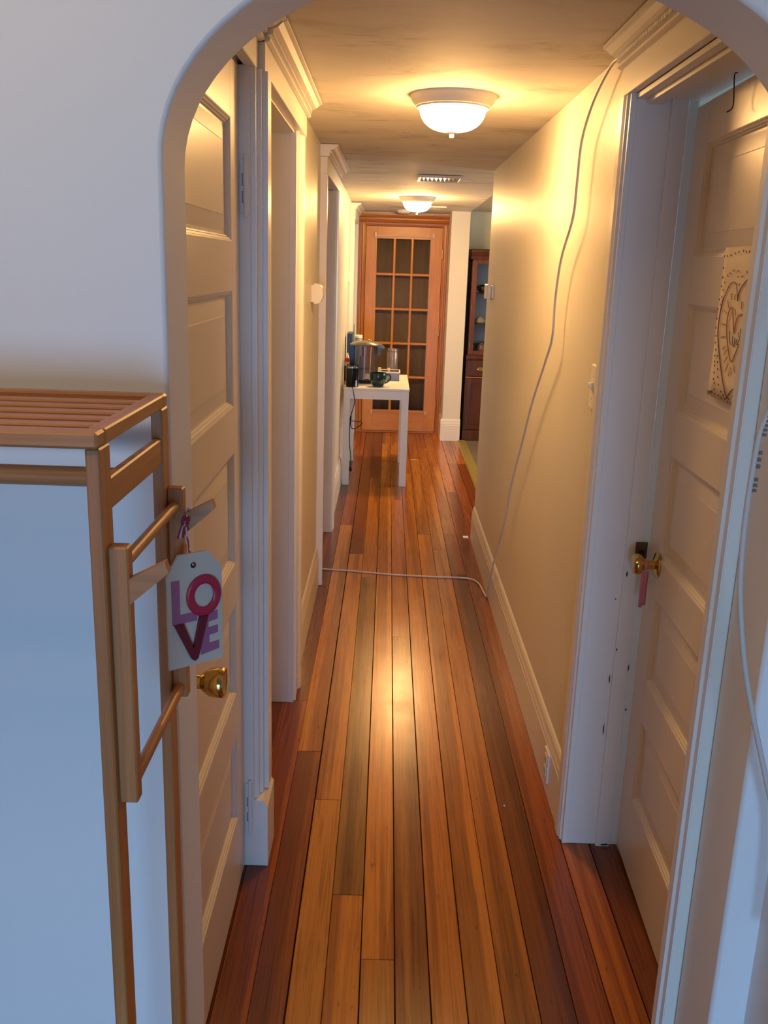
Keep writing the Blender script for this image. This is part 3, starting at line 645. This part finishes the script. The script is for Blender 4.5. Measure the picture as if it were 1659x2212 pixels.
# twisted red and white string
st = [Vector((RX + .028, 1.249, 1.292)), Vector((RX + .026, 1.238, 1.280)), Vector((RX + .030, 1.222, 1.255)), tp(.475, .105, .002)]
sp_ = smooth_path(st, 10)
def twist(off, col):
    bm = bmn(); out = []
    for i, p in enumerate(sp_):
        a = i * .75 + off; out.append(p + Vector((math.cos(a), .3, math.sin(a) * .2)) * .0012)
    tube(bm, out, .0013, 6); return bm
M_sw = plain('white_string', (.70, .55, .52, 1), .8); M_sr = plain('red_string', (.38, .03, .06, 1), .8)
obj('white_strand', twist(0, 0), M_sw, tg, True); obj('red_strand', twist(math.pi, 0), M_sr, tg, True)
bm = bmn(); kc = Vector((RX + .026, 1.236, 1.276))
for a in range(3): tube(bm, [kc + .005 * Vector((math.cos(t * .7), .5 * math.sin(t * 1.1 + a), math.sin(t * .7 + a))) for t in range(9)], .0014, 6)
obj('knot', bm, M_sr, tg, True)
for dx, mt in ((-.010, M_sr), (-.007, M_sw), (-.004, M_sr)):
    bm = bmn(); tube(bm, [kc, kc + Vector((dx * .6, -.003, -.010)), kc + Vector((dx, -.004, -.022 + dx * .2))], [.0014, .0014, .0022], 6); obj('string_end', bm, mt, tg, True)

# ================================================================== DRAWING ON RIGHT DOOR
PY0, PY1, PZ0, PZ1 = 2.018, 1.782, 1.380, 1.690
ang = R(-1.9)
def dp(yl, z, d):      # point on the rotated face of door_2
    hy = yl - 1.508; x = -d
    return Vector((.712 + 0, 1.508, z)) + Vector((x * math.cos(ang) - hy * math.sin(ang) - .018, x * math.sin(ang) + hy * math.cos(ang), 0))
pp = empty('drawing', dp(1.9, PZ0, .002), 'child heart drawing on paper taped to the right door', 'drawing')
def ppt(s, t, d): return dp(PY0 + (PY1 - PY0) * s, PZ1 + (PZ0 - PZ1) * t, d)
bm = bmn(); ns = 8
g0 = [[bm.verts.new(ppt(i / ns, j / ns, .0022 + .004 * max(0, (j / ns - .75)) * (1 - i / ns) + .002 * math.sin(i * .9) ** 2)) for j in range(ns + 1)] for i in range(ns + 1)]
for i in range(ns):
    for j in range(ns): bm.faces.new((g0[i][j], g0[i + 1][j], g0[i + 1][j + 1], g0[i][j + 1]))
po = obj('paper', bm, M_paper, pp, True); so = po.modifiers.new('t', 'SOLIDIFY'); so.thickness = .0004
def z2p(x, y):
    t = (y - 235) / 1705.0
    for _ in range(3):
        xl = 470 - 240 * t; xr = 850 - 280 * t; q = (x - xl) / (xr - xl)
        yt = 238 - 33 * q; yb = 1940 + 110 * q; t = (y - yt) / (yb - yt)
    return q * .735, t
def stroke(bm, zp, w):
    P_ = [ppt(*z2p(*p), .0062) for p in zp]
    sp2 = smooth_path(P_, 4) if len(P_) > 2 else P_
    tube(bm, sp2, w, 4)
def strokes(name, lst, w, col):
    bm = bmn()
    for l in lst: stroke(bm, l, w)
    q = obj(name, bm, plain('crayon_' + name, col, .8), pp)
    if name == 'rays': q['kind'] = 'stuff'
strokes('outer_heart', [[(655, 830), (648, 700), (635, 630), (590, 622), (550, 655), (510, 730), (470, 810)], ], .0010, (.46, .24, .21, 1))
strokes('outer_heart_purple', [[(470, 800), (435, 920), (405, 1080), (392, 1230), (405, 1400), (430, 1600), (460, 1800), (500, 1975)], [(655, 830), (672, 740), (715, 660), (790, 575), (850, 560), (900, 640)], [(500, 1975), (545, 1890), (605, 1830), (700, 1650)]], .0011, (.26, .09, .12, 1))
strokes('inner_heart', [[(605, 1205), (598, 1060), (585, 905), (545, 950), (518, 1060), (512, 1200), (530, 1380), (565, 1535), (620, 1430), (675, 1310)], [(605, 1205), (628, 1090), (665, 1000), (720, 980), (760, 1060)]], .0012, (.58, .26, .14, 1))
strokes('name_writing', [[(556, 1180), (551, 1300), (575, 1338)], [(590, 1235), (590, 1330), (605, 1350), (618, 1250)], [(652, 1265), (634, 1285), (632, 1325), (655, 1325)], [(664, 1185), (668, 1240), (680, 1235)], [(690, 1145), (680, 1250), (648, 1315)]], .0008, (.16, .14, .18, 1))
strokes('date_writing', [[(243, 1905), (252, 1893), (258, 1905), (244, 1930), (262, 1927)], [(272, 1897), (266, 1912), (272, 1926), (279, 1911), (273, 1898)], [(285, 1902), (293, 1893), (297, 1904), (285, 1924), (299, 1922)], [(306, 1893), (302, 1910), (318, 1908)], [(314, 1895), (313, 1923)]], .0006, (.10, .07, .06, 1))
strokes('rays', [[(585, 745), (575, 820)], [(625, 755), (618, 820)], [(525, 830), (540, 915)], [(625, 925), (625, 990)], [(710, 830), (700, 920)], [(430, 1255), (490, 1245)], [(450, 1395), (500, 1350)], [(470, 1455), (515, 1405)], [(472, 1550), (520, 1480)], [(488, 1650), (530, 1560)], [(565, 1680), (560, 1600)], [(605, 1655), (598, 1570)], [(530, 1705), (545, 1650)], [(475, 945), (505, 975)], [(440, 1100), (490, 1105)]], .0009, (.52, .33, .15, 1))
dots = [(480, 333), (518, 328), (572, 318), (627, 297), (679, 281), (737, 265), (771, 273), (812, 270), (466, 467), (458, 573), (443, 673), (411, 823), (392, 933), (381, 1044), (368, 1152), (367, 1243), (357, 1322), (363, 1405), (352, 1475), (388, 1478), (346, 1545), (389, 1550), (347, 1590), (391, 1630), (341, 1673), (393, 1725), (334, 1752), (345, 1800), (401, 1815), (342, 1873), (351, 1928), (397, 1942), (433, 1895), (437, 1966), (462, 1932), (482, 1978), (518, 2008), (535, 1970), (563, 2022), (580, 1935), (862, 275), (905, 270)]
bm = bmn()
for (x, y) in dots:
    c0 = ppt(*z2p(x, y), .0064); lathe(bm, [(.0024, 0), (.0020, .0006), (0, .0008)], c0, (-1, 0, 0), 8)
obj('brown_dots', bm, plain('crayon_brown', (.075, .03, .018, 1), .8), pp)['kind'] = 'stuff'
bm = bmn()
for (x, y) in [(525, 547), (560, 521), (605, 489), (665, 490), (665, 556), (715, 550), (778, 500), (486, 627), (680, 645), (464, 714), (447, 793), (428, 880)]:
    c0 = ppt(*z2p(x, y), .0064); lathe(bm, [(.0026, 0), (.0022, .0006), (0, .0008)], c0, (-1, 0, 0), 8)
obj('ochre_dots', bm, plain('crayon_ochre', (.36, .19, .08, 1), .8), pp)['kind'] = 'stuff'
# ribbon on right knob
rb = empty('ribbon', (.650, 2.29, .80), 'pink fabric ribbon looped on the brass knob of the right door', 'ribbon')
kx, ky, kz = .684, 2.262, .905
bm = bmn(); lathe(bm, [(.0135, -.004), (.0155, -.004), (.0155, .006), (.0135, .006), (.0135, -.004)], (kx - .0, ky, kz), (-1, 0, 0), 20); obj('loop', bm, M_pink, rb, True)
for k, (dx, L) in enumerate(((-.0042, .112), (.0042, .106))):
    bm = bmn(); px = kx + dx
    rows = [(kz - .014, .0), (kz - .03, .001), (kz - .06, .002), (kz - .09, .001), (kz - L, .0)]
    a_ = [[bm.verts.new((px + sgn * .0050, ky - .014 + w_ + .001 * sgn * k, z)) for sgn in (-1, 1)] for z, w_ in rows]
    for r0, r1 in zip(a_, a_[1:]): bm.faces.new((r0[0], r0[1], r1[1], r1[0]))
    q = obj('tail', bm, M_pink, rb, True); so = q.modifiers.new('t', 'SOLIDIFY'); so.thickness = .0012

# ================================================================== WHITE TABLE + THINGS
TX0, TX1, TY0, TY1, TT = -.312, .180, 6.845, 7.80, .747
tb = empty('side_table', ((TX0 + TX1) / 2, (TY0 + TY1) / 2, 0), 'white square legged table against the left wall', 'table')
bm = bmn(); box(bm, TX0, TX1, TY0, TY1, TT - .018, TT, .002); obj('tabletop', bm, M_tablew, tb)
bm = bmn(); box(bm, TX0 + .050, TX1 - .056, TY0 + .004, TY0 + .022, TT - .083, TT - .018); obj('apron', bm, M_tablew, tb)
bm = bmn(); box(bm, TX0 + .050, TX1 - .056, TY1 - .022, TY1 - .004, TT - .083, TT - .018); obj('apron', bm, M_tablew, tb)
bm = bmn(); box(bm, TX1 - .022, TX1 - .004, TY0 + .050, TY1 - .050, TT - .083, TT - .018); obj('apron', bm, M_tablew, tb)
bm = bmn(); box(bm, TX0 + .004, TX0 + .022, TY0 + .050, TY1 - .050, TT - .083, TT - .018); obj('apron', bm, M_tablew, tb)
for xa, xb in ((TX0 + .002, TX0 + .050), (TX1 - .056, TX1 - .004)):
    for ya, yb in ((TY0 + .002, TY0 + .050), (TY1 - .050, TY1 - .002)):
        bm = bmn(); box(bm, xa, xb, ya, yb, 0, TT - .018, .0015); obj('leg', bm, M_tablew, tb)
# grinder
gx, gy = -.252, 6.915
gr = empty('coffee_grinder', (gx, gy, TT), 'black coffee grinder with clear lid at the front corner of the white table', 'coffee grinder')
bm = bmn(); lathe(bm, [(0, 0), (.046, 0), (.048, .003), (.0475, .10), (.049, .136), (.046, .140), (0, .140)], (gx, gy, TT), n=32); obj('body', bm, M_black, gr, True)
bm = bmn(); lathe(bm, [(.047, .140), (.047, .146), (.044, .150), (.044, .164), (.041, .168), (0, .169)], (gx, gy, TT), n=32); obj('lid', bm, M_clear, gr, True)
bm = bmn(); lathe(bm, [(.0445, .141), (.0445, .149), (.043, .149), (.043, .141), (.0445, .141)], (gx, gy, TT), n=32); obj('rim', bm, M_silver, gr, True)
bm = bmn(); box(bm, gx + .028, gx + .034, gy - .0395, gy - .034, TT + .006, TT + .052, .001); obj('badge', bm, M_silver, gr)
bm = bmn(); tube(bm, smooth_path([(gx + .004, gy - .046, TT + .006), (gx + .006, TY0 - .012, TT + .003), (-.240, TY0 - .020, TT - .02), (-.227, TY0 - .022, .640), (-.252, TY0 - .02, .545), (-.257, TY0 - .02, .505), (-.215, TY0 - .02, .498), (-.172, TY0 - .018, .492), (-.178, TY0 - .02, .470), (-.232, TY0 - .02, .440), (-.252, TY0 - .02, .470), (-.250, TY0 - .02, .540), (-.258, TY0 - .02, .500), (-.258, TY0 - .02, .33), (-.246, TY0 - .02, .22), (-.247, TY0 - .02, .150)], 6), .0032, 8); obj('power_cord', bm, M_black, gr, True)
bm = bmn(); lathe(bm, [(.004, .03), (.008, .020), (.012, .010), (.012, -.004), (.006, -.010), (.002, -.014), (0, -.014)], (-.247, TY0 - .02, .125), n=12); obj('plug', bm, M_black, gr, True)
# mug
mx_, my_ = -.058, 6.965
mg = empty('mug', (mx_, my_, TT), 'dark green glazed mug at the front of the white table', 'mug')
bm = bmn(); lathe(bm, [(0, 0), (.036, 0), (.040, .004), (.056, .030), (.0635, .062), (.064, .098), (.062, .104), (.059, .101), (.059, .064), (.050, .034), (.034, .010), (0, .009)], (mx_, my_, TT), n=36); obj('cup', bm, M_green, mg, True)
bm = bmn(); tube(bm, smooth_path([(mx_ + .060, my_, TT + .088), (mx_ + .080, my_, TT + .092), (mx_ + .094, my_, TT + .076), (mx_ + .090, my_, TT + .054), (mx_ + .070, my_, TT + .036), (mx_ + .050, my_, TT + .026)], 5), .0065, 10); obj('handle', bm, M_green, mg, True)
# water filter pitcher
wx_, wy_ = -.165, 7.16
wp = empty('water_pitcher', (wx_, wy_, TT), 'large smoky clear water filter pitcher with grey lid on the white table', 'pitcher')
def oval(bm, rows, cx, cy, n=28, cap0=True, cap1=True):
    rings = []
    for z, xa, xb, ry in rows:
        rings.append([bm.verts.new((cx + (xa + xb) / 2 + (xb - xa) / 2 * (1 if math.cos(t) >= 0 else -1) * abs(math.cos(t)) ** .75, cy + ry * (1 if math.sin(t) >= 0 else -1) * abs(math.sin(t)) ** .75, z)) for t in [2 * math.pi * k / n for k in range(n)]])
    for A, B_ in zip(rings, rings[1:]):
        for k in range(n): bm.faces.new((A[k], A[(k + 1) % n], B_[(k + 1) % n], B_[k]))
    if cap0: bm.faces.new(rings[0][::-1])
    if cap1: bm.faces.new(rings[-1])
    bmesh.ops.recalc_face_normals(bm, faces=bm.faces)
bm = bmn(); oval(bm, [(TT + .022, -.075, .070, .062), (TT + .10, -.080, .076, .066), (TT + .285, -.088, .092, .072)], wx_, wy_, cap1=False); obj('tank', bm, M_smoke, wp, True)
bm = bmn(); oval(bm, [(TT, -.074, .068, .060), (TT + .022, -.075, .070, .062)], wx_, wy_); obj('base', bm, M_black, wp, True)
bm = bmn(); oval(bm, [(TT + .288, -.116, .112, .078), (TT + .298, -.120, .124, .080), (TT + .314, -.095, .085, .070), (TT + .322, -.04, .03, .04)], wx_, wy_)
prism(bm, [(wx_ + .08, TT + .284), (wx_ + .140, TT + .268), (wx_ + .150, TT + .276), (wx_ + .130, TT + .296), (wx_ + .06, TT + .310)], wy_ - .035, wy_ + .035, XZ)
obj('lid', bm, plain('pitcher_lid_grey', (.15, .14, .125, 1), .3), wp, True)
bm = bmn(); prism(bm, [(wx_ + .100, TT + .285), (wx_ + .098, TT + .215), (wx_ + .118, TT + .218), (wx_ + .128, TT + .275)], wy_ - .02, wy_ + .02, XZ); obj('spout', bm, plain('spout_grey', (.10, .11, .13, 1), .4), wp)
bm = bmn(); prism(bm, [(wx_ - .086, TT + .292), (wx_ - .118, TT + .29), (wx_ - .118, TT + .02), (wx_ - .100, TT + .012), (wx_ - .080, TT + .02)], wy_ - .022, wy_ + .022, XZ); obj('handle', bm, M_black, wp)
bm = bmn(); lathe(bm, [(0, .025), (.026, .025), (.024, .11), (.020, .20), (.018, .205), (0, .206)], (wx_ - .022, wy_, TT), n=20); obj('filter', bm, plain('filter_white', (.50, .50, .55, 1), .5), wp, True)
bm = bmn(); oval(bm, [(TT + .11, -.072, .066, .056), (TT + .116, -.072, .066, .056)], wx_, wy_); obj('reservoir_floor', bm, M_clear, wp, True)
for rx in (-.004, .040):
    bm = bmn(); tube(bm, [(wx_ + rx, wy_ - .064, TT + .03), (wx_ + rx * 1.15, wy_ - .0735, TT + .283)], .0018, 6); obj('mold_rib', bm, M_white, wp, True)
bm = bmn(); oval(bm, [(TT + .281, -.0885, .0925, .0725), (TT + .287, -.0885, .0925, .0725)], wx_, wy_, cap0=False, cap1=False); obj('tank_rim', bm, M_clear, wp, True)
# food box and its contents
fb = empty('food_container', (.03, 7.42, TT), 'clear plastic food box holding snacks behind the green mug', 'food box')
bm = bmn()
for (xa, xb, ya, yb) in ((-.055, .107, 7.34, 7.343), (-.055, .107, 7.517, 7.52), (-.055, -.052, 7.343, 7.517), (.104, .107, 7.343, 7.517)): box(bm, xa, xb, ya, yb, TT + .002, TT + .066)
box(bm, -.055, .107, 7.34, 7.52, TT, TT + .003); obj('tub', bm, clear('frosted_tub', (.60, .63, .74, 1), .3, .25, .5, (.36, .38, .52, 1)), fb)
bm = bmn()
for (xa, xb, ya, yb) in ((-.062, .114, 7.333, 7.343), (-.062, .114, 7.517, 7.527), (-.062, -.052, 7.343, 7.517), (.104, .114, 7.343, 7.517), (.022, .028, 7.343, 7.517)): box(bm, xa, xb, ya, yb, TT + .062, TT + .072, .001)
obj('rim', bm, M_white, fb)
for k, (x, y, r, cl) in enumerate([(-.02, 7.42, .028, (.52, .34, .20, 1)), (.005, 7.46, .022, (.55, .40, .26, 1)), (.065, 7.42, .026, (.30, .20, .11, 1)), (.085, 7.47, .020, (.40, .27, .15, 1))]):
    bm = bmn(); lathe(bm, [(0, -r * .6)] + [(r * math.cos(t), r * .6 * math.sin(t)) for t in (-1.0, -.5, 0, .5, 1.0)] + [(0, r * .6)], (x, y, TT + .018 + r * .3), n=14)
    tag(obj('snack', bm, plain('snack_%d' % k, cl, .7), None, True), ['tan rounded snack in the left half of the food box', 'pale rounded snack at the back of the food box', 'dark rounded snack in the right half of the food box', 'small brown snack in the right back corner of the food box'][k], 'snack', 'snacks in the food box')
bm = bmn(); lathe(bm, [(0, -.014), (.010, -.010), (.014, 0), (.010, .011), (0, .014)], (.020, 7.36, TT + .086), n=14); tag(obj('snack', bm, plain('snack_ball', (.70, .52, .32, 1), .6), None, True), 'round tan snack ball resting on the rim of the food box', 'snack', 'snacks in the food box')
bm = bmn(); prism(bm, [(-.066, TT + .072), (-.036, TT + .072), (-.040, TT + .100), (-.062, TT + .100)], 7.345, 7.375, XZ); tag(obj('cream_cup', bm, M_white, None), 'small cream coloured cup on the left rim of the food box', 'cup')
# clear bottle
bx_, by_ = .050, 7.66
bo = empty('clear_bottle', (bx_, by_, TT), 'tall empty clear plastic bottle at the back of the white table', 'bottle')
bm = bmn(); lathe(bm, [(0, .003), (.040, .003), (.0435, .008), (.0435, .192), (.040, .204), (.040, .232), (.0375, .232), (.0375, .204), (.041, .190), (.041, .010), (0, .008)], (bx_, by_, TT - .003), n=32); obj('body', bm, clear('bottle_plastic', (.90, .84, .84, 1), .45, .15, .22, (.72, .58, .56, 1)), bo, True)
bm = bmn(); lathe(bm, [(.0405, .205), (.0425, .207), (.0425, .212), (.0405, .214)], (bx_, by_, TT - .003), n=32); obj('neck_ring', bm, M_clear, bo, True)
# items against the wall
bm = bmn(); box(bm, -.318, -.275, 7.40, 7.60, TT, TT + .36, .003); bk = tag(obj('blue_box', bm, plain('navy_card', (.015, .065, .16, 1), .5), None), 'tall dark blue box standing against the wall behind the pitcher', 'box')
bm = bmn(); box(bm, -.272, -.266, 7.55, 7.57, TT, TT + .42, .001); tag(obj('teal_stick', bm, plain('teal_plastic', (.03, .22, .22, 1), .5), None), 'thin teal stick standing upright beside the blue box', 'stick')
tw = empty('pale_canister', (-.235, 7.66, TT), 'pale blue canister with white cap behind the pitcher', 'canister')
bm = bmn(); lathe(bm, [(0, 0), (.030, 0), (.032, .003), (.032, .300), (.029, .304), (0, .304)], (-.235, 7.66, TT), n=24); obj('body', bm, plain('pale_blue_plastic', (.26, .34, .50, 1), .4), tw, True)
bm = bmn(); lathe(bm, [(.033, .304), (.033, .326), (.031, .329), (0, .329)], (-.235, 7.66, TT), n=24); obj('cap', bm, M_white, tw, True)
jr = empty('spice_jar', (-.306, 7.27, TT), 'dark jar with red cap between the wall and the pitcher', 'jar')
bm = bmn(); lathe(bm, [(0, 0), (.024, 0), (.025, .003), (.025, .145), (.022, .150), (0, .150)], (-.306, 7.27, TT), n=20); obj('body', bm, plain('dark_brown_jar', (.05, .022, .015, 1), .35), jr, True)
bm = bmn(); lathe(bm, [(.0255, .118), (.0258, .150)], (-.306, 7.27, TT), n=20); obj('label_band', bm, plain('cream_label', (.55, .45, .34, 1), .6), jr, True)
bm = bmn(); lathe(bm, [(.023, .150), (.0235, .153), (.0235, .178), (.021, .180), (0, .180)], (-.306, 7.27, TT), n=20); obj('cap', bm, plain('red_cap', (.45, .03, .02, 1), .4), jr, True)
bm = bmn(); lathe(bm, [(.012, .180), (.012, .196), (.006, .204), (.006, .216), (0, .217)], (-.306, 7.27, TT), n=14); obj('pump_tip', bm, M_white, jr, True)

# ================================================================== CHINA CABINET
HX0, HX1, HY0, HY1 = .768, 1.62, 8.90, 9.32
hc = empty('china_cabinet', ((HX0 + HX1) / 2, (HY0 + HY1) / 2, 0), 'dark mahogany china cabinet with glass doors standing in the kitchen', 'cabinet')
bm = bmn(); box(bm, HX0, HX1, HY0 + .012, HY1, .098, .79, .002); obj('lower_body', bm, M_mahog, hc)
bm = bmn(); box(bm, HX0 - .004, HX1 + .004, HY0 - .004, HY1, 0, .098, .004); obj('plinth', bm, M_mahog, hc)
bm = bmn(); prism(bm, [(HY0 - .008, .79), (HY0 - .012, .80), (HY0 - .012, .812), (HY0 + .004, .83), (HY1, .83), (HY1, .79)], HX0 - .004, HX1 + .004, YZ); obj('waist_molding', bm, M_mahog, hc)
bm = bmn()
box(bm, HX0 + .01, HX0 + .03, HY0 + .012, HY1, .83, 1.715); box(bm, HX1 - .03, HX1 - .01, HY0 + .012, HY1, .83, 1.715); box(bm, HX0 + .01, HX1 - .01, HY1 - .015, HY1, .83, 1.715); box(bm, HX0 + .01, HX1 - .01, HY0 + .012, HY1, 1.70, 1.715)
obj('upper_body', bm, M_mahog, hc)
bm = bmn(); box(bm, HX0 + .03, HX1 - .03, HY1 - .020, HY1 - .0155, .83, 1.70); obj('back_lining', bm, plain('pale_blue_lining', (.55, .60, .68, 1), .6), hc)
bm = bmn(); prism(bm, [(HY0 + .006, 1.715), (HY0 + .002, 1.745), (HY0 - .008, 1.760), (HY0 - .018, 1.785), (HY0 - .018, 1.800), (HY0 + .01, 1.812), (HY1, 1.812), (HY1, 1.715)], HX0 - .002, HX1 + .01, YZ); obj('top_cornice', bm, M_mahog, hc)
for (za) in (1.12, 1.40):
    bm = bmn(); box(bm, HX0 + .03, HX1 - .03, HY0 + .05, HY1 - .02, za, za + .008); obj('shelf', bm, M_mahog, hc)
hw = (HX1 - HX0 - .03) / 2
for k in range(2):
    xa = HX0 + .014 + k * (hw + .002); xb = xa + hw
    bm = bmn()
    box(bm, xa, xa + .045, HY0, HY0 + .018, .835, 1.712, .002); box(bm, xb - .045, xb, HY0, HY0 + .018, .835, 1.712, .002)
    box(bm, xa + .045, xb - .045, HY0, HY0 + .018, .835, .872); box(bm, xa + .045, xb - .045, HY0, HY0 + .018, 1.680, 1.712)
    gd = obj('glass_door', bm, wood('mahogany_lit', (.09, .028, .013, 1), (.17, .055, .025, 1), (30, 30, 2), .25), hc)  # lighter copy of the cabinet mahogany, lit look put into the colour
    bm = bmn(); box(bm, xa + .045, xb - .045, HY0 + .008, HY0 + .011, .872, 1.680); obj('pane', bm, M_hglass, gd)
    bm = bmn(); box(bm, (xa + xb) / 2 + .02, (xa + xb) / 2 + .034, HY0 + .002, HY0 + .016, .872, 1.68); obj('glazing_bar', bm, M_mahog, gd)
    for zz in (1.62, 1.28, .93):
        bm = bmn(); box(bm, (xa if k == 0 else xb) + (.004 if k == 0 else -.012), (xa if k == 0 else xb) + (.012 if k == 0 else -.004), HY0 - .004, HY0 + .001, zz - .025, zz + .025, .001); obj('hinge', bm, M_brass, gd)
    bm = bmn(); box(bm, xa, xb, HY0 - .002, HY0 + .014, .628, .782, .004); dr = obj('drawer', bm, M_mahog, hc)
    xc = xa + .125 if k == 0 else xb - .125
    bm = bmn(); lathe(bm, [(0, .003), (.030, .002), (.032, 0)], (xc, HY0 - .002, .70), (0, -1, 0), 20, 1.0, .62)
    tube(bm, [(xc + .026 * math.cos(t), HY0 - .014, .702 - .016 * math.sin(t)) for t in [math.pi * i / 10 for i in range(11)]], .0028, 8); obj('bail_pull', bm, M_brass, dr, True)
    bm = bmn(); box(bm, xa, xb, HY0 + .002, HY0 + .014, .108, .612, .004); ld = obj('lower_door', bm, M_mahog, hc)
    bm = bmn(); box(bm, xa + .05, xb - .05, HY0 - .002, HY0 + .004, .16, .56, .004); obj('panel', bm, M_mahog, ld)
bm = bmn(); box(bm, HX0 + .006, HX1 - .006, HY0 - .003, HY0 + .012, .615, .622); obj('bead', bm, M_oakh, hc)
def dish(name, lab, cat, x, y, z, prof, mat, grp=None):
    bm = bmn(); lathe(bm, prof, (x, y, z), n=20); tag(obj(name, bm, mat, None, True), lab, cat, grp)
dish('serving_bowl', 'shiny ridged silver bowl on the top shelf of the china cabinet', 'bowl', .905, 9.03, 1.408, [(0, .0), (.03, .0), (.035, .01), (.06, .035), (.065, .06), (.05, .075), (.02, .082), (0, .083)], M_silver)
dish('covered_dish', 'pale domed dish on the lower shelf of the china cabinet', 'dish', .890, 9.03, 1.128, [(0, 0), (.055, 0), (.065, .012), (.045, .04), (.02, .058), (.008, .064), (0, .066)], plain('cream_china', (.62, .58, .48, 1), .25))
dish('glass_goblet', 'small crystal goblet at the bottom left of the china cabinet', 'goblet', .858, 8.98, .830, [(0, 0), (.022, 0), (.006, .006), (.005, .05), (.022, .075), (.026, .11), (.024, .11), (.018, .078), (0, .06)], M_clear)
dish('pink_teapot', 'round rose coloured pot at the bottom of the china cabinet', 'pot', .920, 9.05, .830, [(0, 0), (.035, 0), (.055, .03), (.058, .06), (.04, .09), (.012, .098), (.010, .108), (0, .110)], plain('rose_china', (.38, .22, .19, 1), .25))
dish('blue_bowl', 'small blue bowl behind the rose pot in the china cabinet', 'bowl', .985, 9.20, .830, [(0, 0), (.03, 0), (.04, .03), (.058, .11), (.056, .112), (.036, .034), (0, .01)], plain('blue_china', (.20, .34, .52, 1), .25))

# small crumbs and scraps on the floor
bm = bmn(); lathe(bm, [(0, -.002), (.003, 0), (.002, .003), (0, .004)], (.415, 2.55, .002), n=8); tag(obj('paint_chip', bm, M_white, None, True), 'tiny white paint chip on the floor boards near the right doorway', 'paint chip')
bm = bmn(); box(bm, .515, .548, 5.50, 5.545, .001, .006, .001); tag(obj('paper_scrap', bm, M_white, None), 'small white scrap on the floor at the end of the right baseboard', 'scrap')
